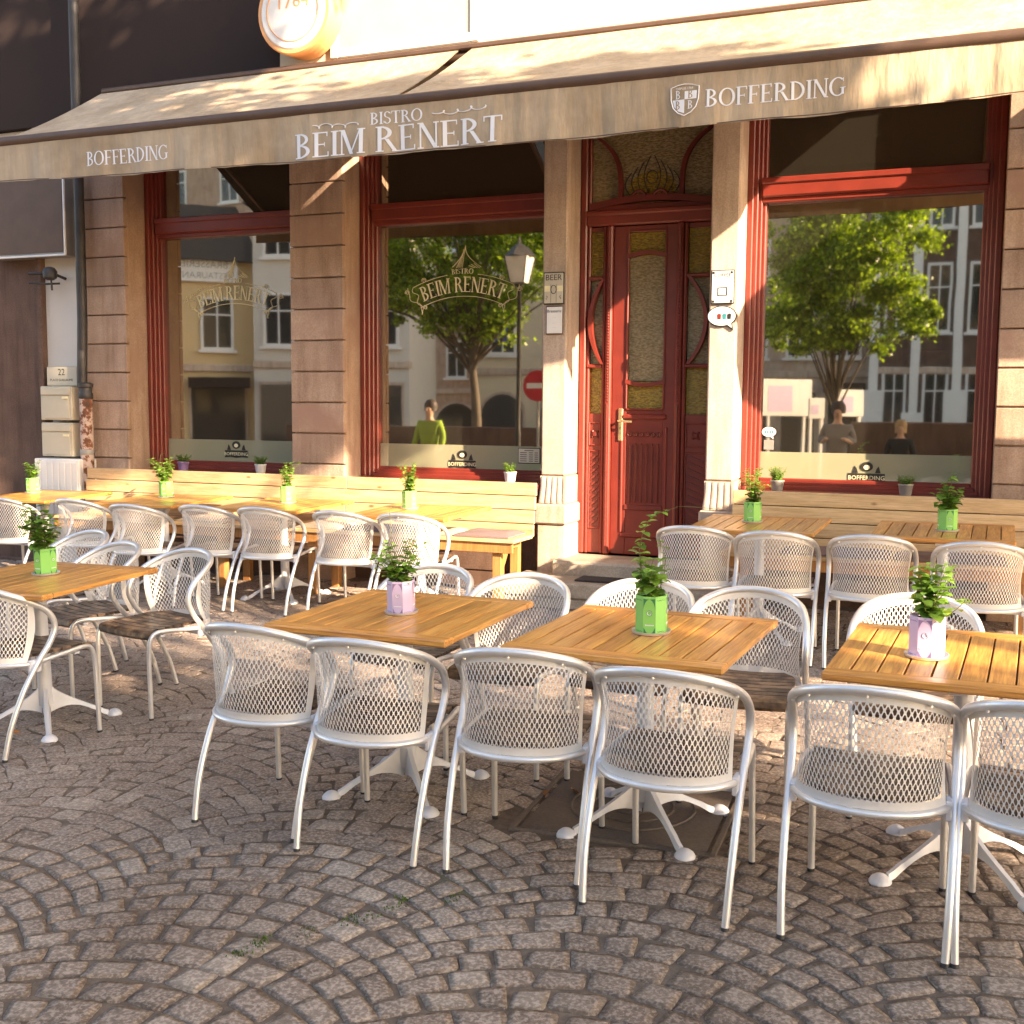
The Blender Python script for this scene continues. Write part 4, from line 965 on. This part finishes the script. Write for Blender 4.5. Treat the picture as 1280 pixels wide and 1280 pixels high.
chairs = [
 (-2.411, 3.662, -.05, 'leftmost chair of the near row, back to the camera, at the left lilac pot table'),
 (-1.918, 3.585, .03, 'second silver chair of the near row, before the foot of the left lilac pot table'),
 (-1.365, 3.629, .10, 'third chair of the near row, turned slightly, beside the manhole cover'),
 (-.821, 3.537, -.027, 'fourth silver chair of the near row, before the central table with the big green pot'),
 (-.206, 3.545, -.012, 'nearest silver chair at lower right, before the right lilac pot table'),
 (.287, 3.535, -.056, 'silver chair cut off at the right edge of the near row'),
 (-6.50, 7.15, -.05, 'far silver chair, first of the pair at the second table from the drainpipe'),
 (-5.784, 6.953, 0, 'far silver chair, second of the pair at the second table from the drainpipe'),
 (-5.22, 7.06, -.028, 'far silver chair left at the third table from the drainpipe'),
 (-4.693, 7.054, .004, 'far silver chair right at the third table, before the table foot'),
 (-4.018, 7.0, -.002, 'far silver chair left at the far table nearest the bench end'),
 (-3.50, 6.997, 0, 'far silver chair behind the plant of the near left lilac pot'),
 (-7.25, 7.1, .0, 'far silver chair at the left end, below the mailboxes'),
 (-1.49, 6.90, -.003, 'far silver chair just right of the tall twig plant, at the right bench'),
 (-.992, 6.809, .024, 'second far silver chair at the right bench table nearest the door'),
 (-.448, 6.80, .001, 'far silver chair left at the dark-looking table by the right bench'),
 (.128, 6.691, 0, 'far silver chair behind the right lilac pot plant, at the right edge'),
 (-2.31, 4.60, PI_ - .05, 'silver chair facing the camera behind the left lilac pot'),
 (-1.791, 4.487, PI_, 'silver chair facing the camera between the two central tables'),
 (-1.25, 4.53, PI_ - .04, 'silver chair facing the camera directly behind the big green pot'),
 (-.77, 4.462, PI_ + .02, 'silver chair facing the camera with its brown seat showing beside the central table'),
 (-.127, 4.522, PI_, 'silver chair facing the camera behind the right lilac pot'),
 (-3.841, 4.678, 2.916, 'silver chair facing the camera at the left, standing free with all its legs showing'),
 (-4.404, 4.788, 2.82, 'silver chair facing the camera behind the near left table, beside the free standing one'),
 (-4.95, 5.15, 2.82, 'silver chair with only its back top showing behind the left leafy pot'),
 (-4.053, 3.989, -.214, 'silver chair cut off at the lower left edge with dark seat')]
C0 = make_chair(chairs[0][3]); C0.matrix_world = ground_mat(chairs[0][0], chairs[0][1], chairs[0][2], .008)
for q in chairs[1:]: dup(C0, ground_mat(q[0], q[1], q[2], .008), q[3])

# ------------------------------------------------------------ pots and plants
leafme = leaf_shape(1, .92, .22, .14).mesh('leaf', M['leaf'], 60)
def pot_on(t, colour, k=1.0, name='pot'):
    r = .0565 * k; h = .135 * k; n = 8
    m = MB(); pr = [(r * .97, .004), (r, .01), (r, h - .003), (r * .99, h), (r * .9, h), (r * .88, h - .015)]
    vs = [(a * math.cos(PI / 8 + 2 * PI * i / n), a * math.sin(PI / 8 + 2 * PI * i / n), z) for a, z in pr for i in range(n)]
    fs = [(a * n + i, a * n + (i + 1) % n, (a + 1) * n + (i + 1) % n, (a + 1) * n + i) for a in range(len(pr) - 1) for i in range(n)] + [tuple(range(n))]
    m.add(vs, fs); p = obj('planter', m, M[colour], t)
    obj('soil', MB().lathe([(r * .9, h - .02), (r * .88, h - .012), (.001, h - .008)], 12, cap=False), M['soil'], t)
    obj('saucer', MB().lathe([(r * 1.0, 0), (r * 1.16, .002), (r * 1.22, .012), (r * 1.17, .012), (r * 1.05, .004)], 28), M['alu'], t, 40)
    dk, lt = (M['dkgreen'], M['ltgreen']) if colour == 'green' else (M['dklilac'], M['print'])
    m1, m2 = MB(), MB(); ap = r * math.cos(PI / 8); hw = r * math.sin(PI / 8)
    for i in range(n):
        R = Matrix.Rotation(2 * PI * i / n + PI / 2 + PI / 8 * 0, 4, 'Z')
        F = lambda x, z, o: R @ Vector((x, -(ap + .0006 + o), z))
        if i % 2 == 0:                                  # arch spandrels and a round emblem
            for sg in (-1, 1):
                a = [F(sg * hw * .92, h * .95, 0), F(sg * hw * .92, h * .66, 0)] + [F(sg * hw * .92 * (1 - math.cos(q * PI / 12) * .0) * (1 - (q / 6) ** 1.6 * 1.0), h * (.66 + .27 * math.sin(q / 6 * PI / 2)), 0) for q in range(1, 7)]
                m1.poly(a)
                m1.poly([F(sg * hw * .92, h * .06, 0), F(sg * hw * .92, h * .22, 0), F(sg * hw * .55, h * .1, 0), F(sg * hw * .3, h * .06, 0)])
            m1.tube([F(hw * .42 * math.cos(q * PI / 8), h * .58 + hw * .42 * math.sin(q * PI / 8), 0) for q in range(16)], .0007 * k, 3, closed=True)
            m2.tube([F(hw * .33 * math.cos(q * PI / 8), h * .58 + hw * .33 * math.sin(q * PI / 8), 0) for q in range(16)], .0012 * k, 3, closed=True)
            m2.tube([F(-hw * .7 + 1.4 * hw * q / 20, h * .27 + .0022 * k * math.sin(q * 2.1), 0) for q in range(21)], .0015 * k, 3)
        else:
            m1.tube([F(-hw * .75 + 1.5 * hw * q / 12, h * .90 + .0016 * math.sin(q * 1.6), 0) for q in range(13)], .0008 * k, 3); m1.tube([F(-hw * .75 + 1.5 * hw * q / 12, h * .10 + .0016 * math.sin(q * 1.6), 0) for q in range(13)], .0008 * k, 3)
    obj('printed_pattern', m1, dk, t); obj('pale_print', m2, lt if colour != 'green' else M['print'], t)
    return h
def plant(t, z0, seed, stems, hgt, spread, leafL, single, extra=None, twig=None):
    rg = random.Random(seed); sm = MB(); lv = []
    paths = []
    for s in range(stems):
        a = rg.uniform(0, 2 * PI); r0 = rg.uniform(0, .022); ln = hgt * rg.uniform(.45, 1.0); lean = spread * rg.uniform(.2, 1.0)
        P = [Vector((r0 * math.cos(a) + lean * math.cos(a) * (q / 6) ** 1.3, r0 * math.sin(a) + lean * math.sin(a) * (q / 6) ** 1.3, z0 + ln * q / 6 * (1 - .12 * q / 6))) + Vector((rg.uniform(-.004, .004), rg.uniform(-.004, .004), 0)) for q in range(7)]
        paths.append((P, 1.0))
    if extra: paths += [([Vector(p) for p in e], .8) for e in extra]
    for P, sc in paths:
        sm.tube(P, [.0019 - .0011 * i / (len(P) - 1) for i in range(len(P))], 5)
        L = sum((b - a).length for a, b in zip(P[:-1], P[1:])); nn = max(4, int(L / (leafL * .42)))
        for k in range(1, nn + 1):
            f = k / nn * (len(P) - 1); i = min(int(f), len(P) - 2); p = P[i].lerp(P[i + 1], f - i); d = (P[i + 1] - P[i]).normalized()
            for side in (0, PI):
                az = k * 1.9 + side + rg.uniform(-.5, .5); out = Vector((math.cos(az), math.sin(az), rg.uniform(-.25, .55))).normalized()
                s = leafL * rg.uniform(.65, 1.15) * (1 - .42 * k / nn) * sc
                x = out.cross(Vector((0, 0, 1))).normalized(); zz = x.cross(out)
                lv.append(Matrix(((x.x * s, out.x * s, zz.x * s, p.x), (x.y * s, out.y * s, zz.y * s, p.y), (x.z * s, out.z * s, zz.z * s, p.z), (0, 0, 0, 1))))
    if twig: sm.tube([Vector(p) for p in twig], .0011, 5)
    obj('stem', sm, M['stem'], t)
    if single:
        for T in lv:
            o = bpy.data.objects.new('leaf', leafme); C.objects.link(o); o.parent = t; o.matrix_local = T
    else:
        m = MB(); src = leaf_shape(1, .92, .22, .14)
        for T in lv: m.add([T @ Vector(v) for v in src.v], src.f)
        obj('foliage', m.mesh('foliage', M['leafm'], 60, recalc=False), None, t)
def pot_thing(x, y, colour, lab, seed, z=.7385, k=1.0, stems=9, hgt=.15, spread=.05, leafL=.03, single=False, rot=0., **kw):
    t = thing('potted_plant', lab, 'potted plant', group='herb pots on the tables', mat=ground_mat(x, y, rot, z))
    h = pot_on(t, colour, k); plant(t, h - .012, seed, stems, hgt, spread, leafL, single, **kw); return t
pot_thing(-2.06, 3.995, 'lilac', 'lilac paper pot with a bushy herb on the left near table', 11, k=1.0, stems=15, hgt=.20, spread=.10, leafL=.045, single=True, rot=.2,
    extra=[[(-.02, 0, .12), (-.07, .0, .16), (-.10, .0, .20), (-.115, 0, .235)]], twig=[(-.03, 0, .2), (-.035, 0, .32), (-.04, .0, .415), (-.025, 0, .43)])
pot_thing(-1.02, 3.975, 'green', 'large green pot with round leaves and one long arching twig on the central table', 23, k=1.06, stems=10, hgt=.17, spread=.07, leafL=.060, single=True, rot=.12,
    extra=[[(-.01, 0, .13), (-.035, .0, .22), (-.045, 0, .31), (-.03, 0, .38), (.0, 0, .43), (.05, 0, .452)], [(.02, .01, .13), (.045, .01, .22), (.05, .01, .28), (.03, .01, .34)], [(-.02, .01, .13), (-.04, .01, .22), (-.045, .01, .28), (-.045, .01, .33)]], twig=[(.045, 0, .449), (.10, 0, .468), (.17, 0, .466), (.235, 0, .46)])
pot_thing(-.07, 3.92, 'lilac', 'lilac pot with dark green herb on the right near table', 31, k=1.04, stems=16, hgt=.22, spread=.08, leafL=.058, single=True, rot=-.1, extra=[[(.03, 0, .12), (.07, 0, .15), (.10, 0, .18), (.115, 0, .20)]])
pot_thing(-4.18, 4.27, 'green', 'green pot with a tall leafy herb on the near left table', 41, k=.98, stems=17, hgt=.26, spread=.09, leafL=.060, single=True)
far = [(-7.60, 7.62, 'small green pot on the far left end table', 51, .16, .05), (-6.15, 7.62, 'green pot with bushy plant on the second far table', 52, .24, .10), (-4.90, 7.53, 'green pot with slim upright plant on the third far table', 53, .22, .045),
    (-3.78, 7.44, 'green pot with flowering sprigs on the far table nearest the bench end', 54, .25, .06), (-1.235, 7.35, 'green pot with loose sprigs on the far table nearest the door', 55, .27, .09), (-.05, 7.25, 'green pot with dark round leaves on the far right table', 56, .20, .07)]
for i, (x, y, lab, sd, h, sp) in enumerate(far): pot_thing(x, y, 'green', lab, sd, k=1.0, stems=(12, 14, 9, 18, 13, 16)[i], hgt=h, spread=sp, leafL=(.05, .055, .045, .036, .046, .066)[i], rot=i * .37,
    extra=[[(0, 0, .12), (.03 * (-1) ** i, 0, .2), (.06 * (-1) ** i, 0, .26 + .01 * i), (.10 * (-1) ** i, 0, .29 + .012 * i)]], twig=[(0, 0, .2), (-.04, 0, .3), (-.03, 0, .36), (.0, 0, .37)] if i in (1, 3) else None)
def sill_pot(x, lab, colour, seed, h=.10):
    t = thing('sill_plant', lab, 'potted plant', (x, 8.33, 1.045), group='small pots on the window sills')
    obj('planter', MB().lathe([(.036, 0), (.040, .01), (.050, .075), (.053, .078), (.053, .086), (.045, .086), (.043, .07)], 20), M[colour], t, 40); obj('soil', MB().lathe([(.045, .07), (.001, .074)], 12, cap=False), M['soil'], t)
    plant(t, .07, seed, 40, h, .06, .020, False)
sill_pot(-3.35, 'small white pot of thyme on the sill of the middle window', 'white', 61); sill_pot(-5.72, 'small white pot of thyme on the sill of the left window', 'white', 62)
sill_pot(-1.24, 'fluffy bright herb on the right window sill, nearest the door', 'grey', 63, .13); sill_pot(-.35, 'low bright herb on the right window sill near the logo', 'grey', 64, .09)
sill_pot(-6.55, 'pot with dark herb on the left window sill by the frame', 'dklilac', 65, .10)

# ------------------------------------------------------------ the square behind the camera (seen in the window glass), plus unseen sun blockers added around the terrace
def tree(x, y, blobs, trunk_h, tr, nleaf, size, lab, seed, cat_='tree'):
    t = thing('street_tree', lab, cat_, (x, y, G(x, y)), group='trees of the square'); rg = np.random.RandomState(seed); g0 = G(x, y)
    top = Vector((blobs[0][0] - x, blobs[0][1] - y, blobs[0][2] - g0))
    m = MB(); m.tube(cat([(0, 0, -.1), (.04, .02, trunk_h * .5), (top.x * .35, top.y * .35, trunk_h), tuple(top)], 4), [tr * 1.25 - tr * 1.0 * i / 12 for i in range(13)], 10)
    obj('trunk', m, M['bark'], t, 60); m = MB(); r3 = random.Random(seed)
    for (bx, by, bz_, r) in blobs:
        for _ in range(4):
            d = Vector((r3.uniform(-1, 1), r3.uniform(-1, 1), r3.uniform(-.4, 1))).normalized() * r * .8; b0 = Vector((top.x * .4, top.y * .4, trunk_h * r3.uniform(.85, 1.1))); b1 = Vector((bx - x, by - y, bz_ - g0)) + d
            m.tube([b0, b0.lerp(b1, .5) + Vector((0, 0, .2)), b1], [tr * .3, tr * .16, tr * .04], 6)
    obj('limb', m, M['bark'], t, 60)
    vs = []; tot = sum(b[3] ** 2 for b in blobs)
    for (bx, by, bz_, r) in blobs:
        n = int(nleaf * r * r / tot); nc = max(22, int(r * r * 20)); cl = rg.normal(size=(nc, 3)); cl /= np.linalg.norm(cl, axis=1)[:, None]; cl *= r * rg.uniform(.25, 1.12, (nc, 1)); cl[:, 2] *= .85
        cr = rg.uniform(.10, .34, nc) * r
        k = rg.randint(0, nc, n); P = cl[k] + rg.normal(size=(n, 3)) * cr[k][:, None] * np.array([1, 1, .7]) * .55
        P += np.array([bx - x, by - y, bz_ - g0])
        a = rg.normal(size=(n, 3)); a /= np.linalg.norm(a, axis=1)[:, None]; b = np.cross(a, rg.normal(size=(n, 3))); b /= np.linalg.norm(b, axis=1)[:, None]
        s = size * rg.uniform(.6, 1.2, (n, 1))
        vs.append(np.stack([P - a * s * .5, P + b * s * .32, P + a * s * .5, P - b * s * .32], 1).reshape(-1, 3))
    V = np.concatenate(vs); F = np.arange(len(V)).reshape(-1, 4); me = bpy.data.meshes.new('crown'); me.from_pydata(V.tolist(), [], F.tolist()); me.materials.append(M['tleaf'])
    obj('crown', me, None, t)
tree(-2.35, -6.7, [(-2.6, -6.7, 4.2, 1.35), (-1.5, -6.3, 4.9, 1.1), (-3.2, -7.0, 5.2, 1.0), (-2.3, -6.6, 5.9, .9), (-1.2, -6.6, 3.6, .8), (-3.3, -6.5, 3.4, .8), (-2.2, -6.2, 3.2, .7)], 2.0, .08, 42000, .10, 'bright young lime tree reflected in the right window', 1)
tree(-10.4, -6.4, [(-10.6, -6.4, 4.9, 1.6), (-9.2, -6.4, 5.4, 1.5), (-12.2, -6.4, 5.2, 1.6), (-10.6, -6.4, 6.4, 1.6), (-9.9, -6.4, 3.9, 1.0), (-11.4, -6.2, 3.9, 1.0), (-12.8, -6.2, 4.4, 1.0), (-8.4, -6.2, 4.9, 1.1), (-13.6, -6.4, 5.8, 1.3)], 3.0, .13, 46000, .115, 'spreading lime tree reflected in the middle window', 2)
tree(2.7, 1.9, [(.4, 2.9, 8.1, 2.2), (2.4, 2.2, 8.6, 2.0)], 5.0, .16, 14000, .22, 'unseen tall lime tree added to shade the left awning', 3)  # unseen tree, crown placed on the sun line to the left awning
tree(9.0, -1.5, [(9, -2.8, 5.2, 2.6), (8.4, -4.0, 4.8, 2.2), (11.2, -2.6, 5.8, 1.8), (7.6, -5.0, 5.4, 2.0), (9, -1.5, 7.4, 1.6), (9.2, .2, 7.7, .8)], 2.6, .17, 16000, .26, 'unseen broad lime tree shaped to shade the near tables from the right', 4)  # unseen tree, crown shaped to keep sun off the near tables
tree(7.0, .7, [(7, 2.0, 8.2, 1.0), (7, .9, 9.4, 1.0), (7, 3.0, 7.5, .85)], 4.6, .12, 12000, .22, 'unseen slim lime tree added to shade the valance', 5)  # unseen tree, small crown added to block sun on the valance
def house(x0, x1, y, h, wall, nx, nz, lab, pil=False, shop='arch', rz=0):
    w = x1 - x0; z0 = -.5; t = thing('town_house', lab, 'building', (x1 - w * math.cos(rz), y - w * math.sin(rz), G(x0, y)), rz)
    obj('wall', MB().box(0, w, -6, 0, z0, h), wall, t); obj('roof', MB().prism([(-.2, h + .002), (w + .2, h + .002), (w - .6, h + 1.8), (.6, h + 1.8)], -6, .45), M['roofs'], t)
    obj('string_course', MB().box(-.02, w + .02, -.5, .10, 3.55, 3.8, .03), M['sandp'], t)
    for i in range(nx):
        cx = w * (i + .5) / nx; hw = min(1.1, w / nx * .36)
        if not pil:
            if shop == 'arch': ol = [(cx - hw, .02), (cx + hw, .02), (cx + hw, 2.0)] + [(cx + hw * math.cos(a * PI / 10), 2.0 + hw * math.sin(a * PI / 10)) for a in range(1, 10)] + [(cx - hw, 2.0)]
            else: ol = [(cx - hw, .5 if i % 2 else .02), (cx + hw, .5 if i % 2 else .02), (cx + hw, 3.0), (cx - hw, 3.0)]
            p = obj('shop_front', MB().prism([(a + (a - cx) * .10, b + (.1 if b > 1 else 0)) for a, b in ol], -.1, .06), M['sandp'], t); obj('pane', MB().prism(ol, -.05, .075), M['fglass2'], p)
            if shop != 'arch' and i % 2: obj('shop_awning', MB().prism([(cx - hw - .1, 3.0), (cx + hw + .1, 3.0), (cx + hw + .1, 3.35), (cx - hw - .1, 3.35)], .08, .9), M['shaded_wall_dark_awning'], t)
        for j in range(nz):
            zb = 4.3 + j * 3.0 if not pil else 1.4 + j * 3.6; ww = min(.55, w / nx * .30); hh = 1.8 if not pil else 2.4
            m = MB(); frame_ring(m, cx - ww, cx + ww, zb, zb + hh, .09, -.02, .09, .0); m.box(cx - .025, cx + .025, -.01, .07, zb + .08, zb + hh - .08); m.box(cx - ww + .08, cx + ww - .08, -.01, .068, zb + hh * .65, zb + hh * .65 + .05); m.box(cx - ww - .1, cx + ww + .1, 0, .16, zb - .1, zb - .001)
            f = obj('window', m, M['white'], t); obj('pane', MB().box(cx - ww + .08, cx + ww - .08, -.03, .012, zb + .08, zb + hh - .08), M['fglass2'], f)
        if pil: obj('pilaster', MB().box(w * i / nx - .16, w * i / nx + .14, 0, .25, 2.2 if i % 2 else 3.0, h - .4, .01), M['white'], t); obj('pilaster_base', MB().box(w * i / nx - .4, w * i / nx + .35, 0, .35, 1.5, 3.0 if not i % 2 else 2.2, .01), M['white'], t)
    return t
M['roofs'] = plain('dark_slate', (.05, .045, .045), .7); M['ochre'] = plain('ochre_plaster', (.62, .46, .25), .9, 0, .06, 1.5, .2); M['fglass2'] = plain('dark_window', (.03, .03, .03), .08, 0, .1, 3, 0)
house(-38, -23.05, -16, 7.3, M['ochre'], 6, 1, 'ochre and cream inn across the square with a dark slate roof', shop='shop', rz=-.72); house(-22.9, -17.5, -17, 9, M['whitewall'], 3, 2, 'white shuttered house beside the inn', shop='shop', rz=-.30)
house(-17.3, -10.2, -22, 11, M['plaster'], 3, 2, 'cream arcade house across the square with a blue sign'); house(-10.0, -3.2, -26, 13, M['sandp'], 4, 3, 'stone house behind the notice boards', shop='shop'); house(-3.0, 8, -25, 13, M['plinth'], 8, 3, 'dark town hall wing with white pilasters', True); house(12, 30, -24, 13, M['whitewall'], 6, 3, 'long white house at the far side of the square')
house(-50, -21, -32, 19, M['sand'], 9, 4, 'tall pinkish house rising behind the inn')
M['blue'] = plain('blue_enamel', (.06, .07, .28), .5)
um = thing('parasol', 'unseen beige square parasol added to shade the right bench', 'parasol', (3.3, 5.7, G(3.3, 5.7))); obj('pole', MB().tube([(0, 0, 0), (0, 0, 2.85)], .03, 10), M['alu'], um)  # out of view, added to block sun on the right bench and tables
m = MB(); m.add([(-1.5, -1.5, 2.35), (1.5, -1.5, 2.35), (1.5, 1.5, 2.35), (-1.5, 1.5, 2.35), (0, 0, 2.85)], [(0, 1, 4), (1, 2, 4), (2, 3, 4), (3, 0, 4)])
for a, b in (((-1.5, -1.5), (1.5, -1.5)), ((1.5, -1.5), (1.5, 1.5)), ((1.5, 1.5), (-1.5, 1.5)), ((-1.5, 1.5), (-1.5, -1.5))): m.add([(*a, 2.348), (*b, 2.348), (*b, 2.15), (*a, 2.15)], [(0, 1, 2, 3)])
obj('canopy', m, M['canvas'], um); obj('base', MB().box(-.3, .3, -.3, .3, 0, .07, .01), M['grey'], um)
fs = thing('inn_sign', 'white fascia sign of the inn across the square reading BRASSERIE RESTAURANT', 'sign', (-24.2, -14.84, 6.2), -.72)
obj('board', MB().box(-1.1, 1.1, -.05, .05, -.4, .45, .02), M['white'], fs); m = MB(); T = Matrix.Translation((0, .055, 0)) @ Matrix.Rotation(PI, 4, 'Z') @ Matrix.Rotation(PI / 2, 4, 'X')
text_into(m, 'BRASSERIE', .34, T @ Matrix.Translation((0, .08, 0))); text_into(m, 'RESTAURANT', .30, T @ Matrix.Translation((0, -.28, 0))); obj('lettering', m, M['grey'], fs)
o = obj('shop_sign', MB().box(-17.1, -15.9, -21.9, -21.75, 4.05, 4.65, .02), M['blue']); tag(o, 'blue shop sign on the cream arcade house across the square', 'sign')
# low terrace wall, boards, lamp, no entry sign
o = obj('terrace_wall', MB().box(-14, -5.2, -4.4, -4.1, -.3, 1.22, .02), M['plinth']); tag(o, 'low dark terrace wall reflected in the middle window', 'wall')
o = obj('terrace_wall', MB().box(-1.9, 5, -4.4, -4.1, -.3, 1.42, .02), M['plinth']); tag(o, 'dark terrace wall reflected at the right of the right window', 'wall')
for x, w, z0, z1, lab in ((-3.83, 1.0, 1.76, 2.60, 'large white notice board, leftmost of the three on the square'), (-3.15, .32, 1.70, 2.17, 'narrow white notice board between the two larger ones'), (-2.41, .54, 1.75, 2.35, 'white notice board right of the narrow one on the square')):
    t = thing('notice_board', lab, 'notice board', (x, -9.5, G(x, -9.5)), -.75, group='notice boards on the square'); w *= 1.35; obj('panel', MB().box(-w / 2, w / 2, -.03, .03, z0, z1, .01), M['white'], t)
    obj('poster', MB().box(-w * .38, w * .1, .031, .034, z0 + .1, z1 - .15), M['lilac'], t)
    for sx in (-.36, .36): obj('post', MB().box(w * sx - .03, w * sx + .03, -.028, .028, -.1, z0 - .001), M['white'], t)
lp = thing('street_lamp', 'black street lamp with a square glass lantern beside the terrace', 'street lamp', (-7.05, -.6, G(-7, -.6)))
obj('post', MB().lathe([(.11, 0), (.10, .25), (.06, .35), (.05, 1.2), (.055, 1.25), (.04, 1.35), (.035, 3.75), (.09, 3.80)], 16), M['pipe'], lp, 50)
m = MB(); m.add([(-.12, -.12, 3.82), (.12, -.12, 3.82), (.12, .12, 3.82), (-.12, .12, 3.82), (-.2, -.2, 4.25), (.2, -.2, 4.25), (.2, .2, 4.25), (-.2, .2, 4.25)], [(0, 1, 5, 4), (1, 2, 6, 5), (2, 3, 7, 6), (3, 0, 4, 7), (0, 3, 2, 1), (4, 5, 6, 7)]); obj('lantern', m, M['white'], lp)
m = MB(); m.lathe([(.29, 4.26), (.16, 4.40), (.03, 4.48), (.02, 4.58)], 4)
for sx, sy in ((-1, -1), (1, -1), (1, 1), (-1, 1)): m.tube([(sx * .122, sy * .122, 3.81), (sx * .203, sy * .203, 4.27)], .012, 5)
obj('lantern_roof', m, M['pipe'], lp)
ne = thing('no_entry_sign', 'round red traffic sign on a post near the terrace', 'sign', (-7.6, -3.0, G(-7.6, -3))); obj('disc', MB().lathe([(.30, -.01), (.30, .01)], 28, T=Matrix.Translation((0, 0, 2.2)) @ Matrix.Rotation(PI / 2, 4, 'X')), M.setdefault('signred', plain('signal_red', (.5, .02, .03), .4)), ne); obj('bar', MB().box(-.22, .22, .011, .018, 2.15, 2.25), M['white'], ne); obj('post', MB().tube([(0, -.03, 0), (0, -.03, 2.5)], .03, 8), M['grey'], ne)

# people standing behind the camera, reflected in the glass
def person(x, y, face, H, shirt, trousers, hair, lab, arms=0.0):
    t = thing('person', lab, 'person', (x, y, G(x, y)), face); k = H / 1.75
    def skin(name, V, E, R, mat, root=0):
        me = bpy.data.meshes.new(name); me.from_pydata([(a * k, b * k, c * k) for a, b, c in V], E, []); o = bpy.data.objects.new(name, me); C.objects.link(o); o.parent = t
        o.modifiers.new('s', 'SKIN'); lay = me.skin_vertices[0].data
        for i, r in enumerate(R): lay[i].radius = (r[0] * k, r[1] * k) if isinstance(r, tuple) else (r * k, r * k)
        lay[root].use_root = True; s = o.modifiers.new('u', 'SUBSURF'); s.levels = 2; s.render_levels = 2; me.materials.append(mat); o.modifiers['s'].use_smooth_shade = True; return o
    hz = 1.0 + arms * .25; hy = .10 + arms * .22; hx = .24 - arms * .12
    V = [(0, 0, .95), (0, .01, 1.12), (0, 0, 1.32), (0, 0, 1.45), (0, .01, 1.53), (0, .02, 1.60), (0, .02, 1.69)]; E = [(0, 1), (1, 2), (2, 3), (3, 4), (4, 5), (5, 6)]; R = [(.14, .10), (.12, .09), (.15, .10), (.06, .06), (.055, .055), (.075, .09), (.05, .06)]
    for sg in (-1, 1):
        b = len(V); V += [(sg * .17, 0, 1.40), (sg * .23, -.01, 1.18 - 0), (sg * hx, hy, hz), (sg * (hx - .01), hy + .07, hz - .02 + arms * .05)]; E += [(2, b), (b, b + 1), (b + 1, b + 2), (b + 2, b + 3)]; R += [.055, .042, .03, (.035, .02)]
        h0 = len(V) - 1
        for f in range(5):                                 # fingers and thumb
            fx = (f - 1.5) * .016 if f < 4 else -sg * .0; V.append((sg * (hx - .01) + (fx if f < 4 else -sg * .045), hy + (.125 if f < 4 else .08) - abs(f - 1.5) * .006, hz - .03 + arms * .05)); E.append((h0, len(V) - 1)); R.append(.009)
        b = len(V); V += [(sg * .09, 0, .88), (sg * .10, .015, .50), (sg * .105, -.02, .09), (sg * .11, .10, .04)]; E += [(0, b), (b, b + 1), (b + 1, b + 2), (b + 2, b + 3)]; R += [.085, .055, .04, (.035, .03)]
    skin('body', V, E, R, M['skin'])
    V = [(0, 0, .92), (0, .01, 1.12), (0, 0, 1.34), (0, 0, 1.43)]; E = [(0, 1), (1, 2), (2, 3)]; R = [(.165, .12), (.145, .11), (.175, .12), (.085, .075)]
    for sg in (-1, 1): b = len(V); V += [(sg * .17, 0, 1.40), (sg * .23, -.01, 1.18), (sg * (hx + .005), hy * .8, hz + .03)]; E += [(2, b), (b, b + 1), (b + 1, b + 2)]; R += [.07, .056, .045]
    skin('jacket', V, E, R, shirt)
    V = [(0, 0, .96)]; E = []; R = [(.15, .12)]
    for sg in (-1, 1): b = len(V); V += [(sg * .09, 0, .86), (sg * .10, .015, .50), (sg * .105, -.02, .10)]; E += [(0, b), (b, b + 1), (b + 1, b + 2)]; R += [.10, .072, .06]
    skin('trousers', V, E, R, trousers)
    m = MB(); m.lathe([(.001, .125), (.07, .112), (.108, .06), (.118, .0), (.112, -.05), (.115, -.12 if 'light hair' in lab else -.06)], 18, o=(0, 0, 0)); m.v = [(a * .92 * k, (b * .95 - .038) * k, (c + 1.66) * k) for a, b, c in m.v if True]; obj('hair', m, hair, t, 60)
    m = MB()
    for sg in (-1, 1): m.lathe([(.001, 0), (.01, .003), (.011, .008), (.001, .012)], 8, o=(sg * .03 * k, .108 * k, 1.64 * k))
    m.tube([(0, .105 * k, 1.64 * k), (0, .128 * k, 1.605 * k)], .009 * k, 6); m.tube([(-.025 * k, .10 * k, 1.575 * k), (.025 * k, .10 * k, 1.575 * k)], .005 * k, 5); obj('face_features', m, M['skin'], t, 60)
    return t
M['jacketgrey'] = plain('grey_jacket', (.16, .15, .16), .9); M['greenshirt'] = plain('green_pullover', (.22, .34, .03), .9); M['dark'] = plain('dark_cloth', (.02, .02, .022), .9)
person(-1.66, .55, 0, 1.74, M['jacketgrey'], M['dark'], M['hair'], 'person in a grey jacket holding both hands up in front, reflected in the right window', .9)
person(-.86, -.75, 0, 1.50, M['dark'], M['dark'], M['blond'], 'short person in black with light hair, reflected in the right window')
person(-7.9, 1.1, 0, 1.78, M['greenshirt'], M['dark'], M['hair'], 'person in a bright green pullover reflected in the middle window')
# inside the bistro
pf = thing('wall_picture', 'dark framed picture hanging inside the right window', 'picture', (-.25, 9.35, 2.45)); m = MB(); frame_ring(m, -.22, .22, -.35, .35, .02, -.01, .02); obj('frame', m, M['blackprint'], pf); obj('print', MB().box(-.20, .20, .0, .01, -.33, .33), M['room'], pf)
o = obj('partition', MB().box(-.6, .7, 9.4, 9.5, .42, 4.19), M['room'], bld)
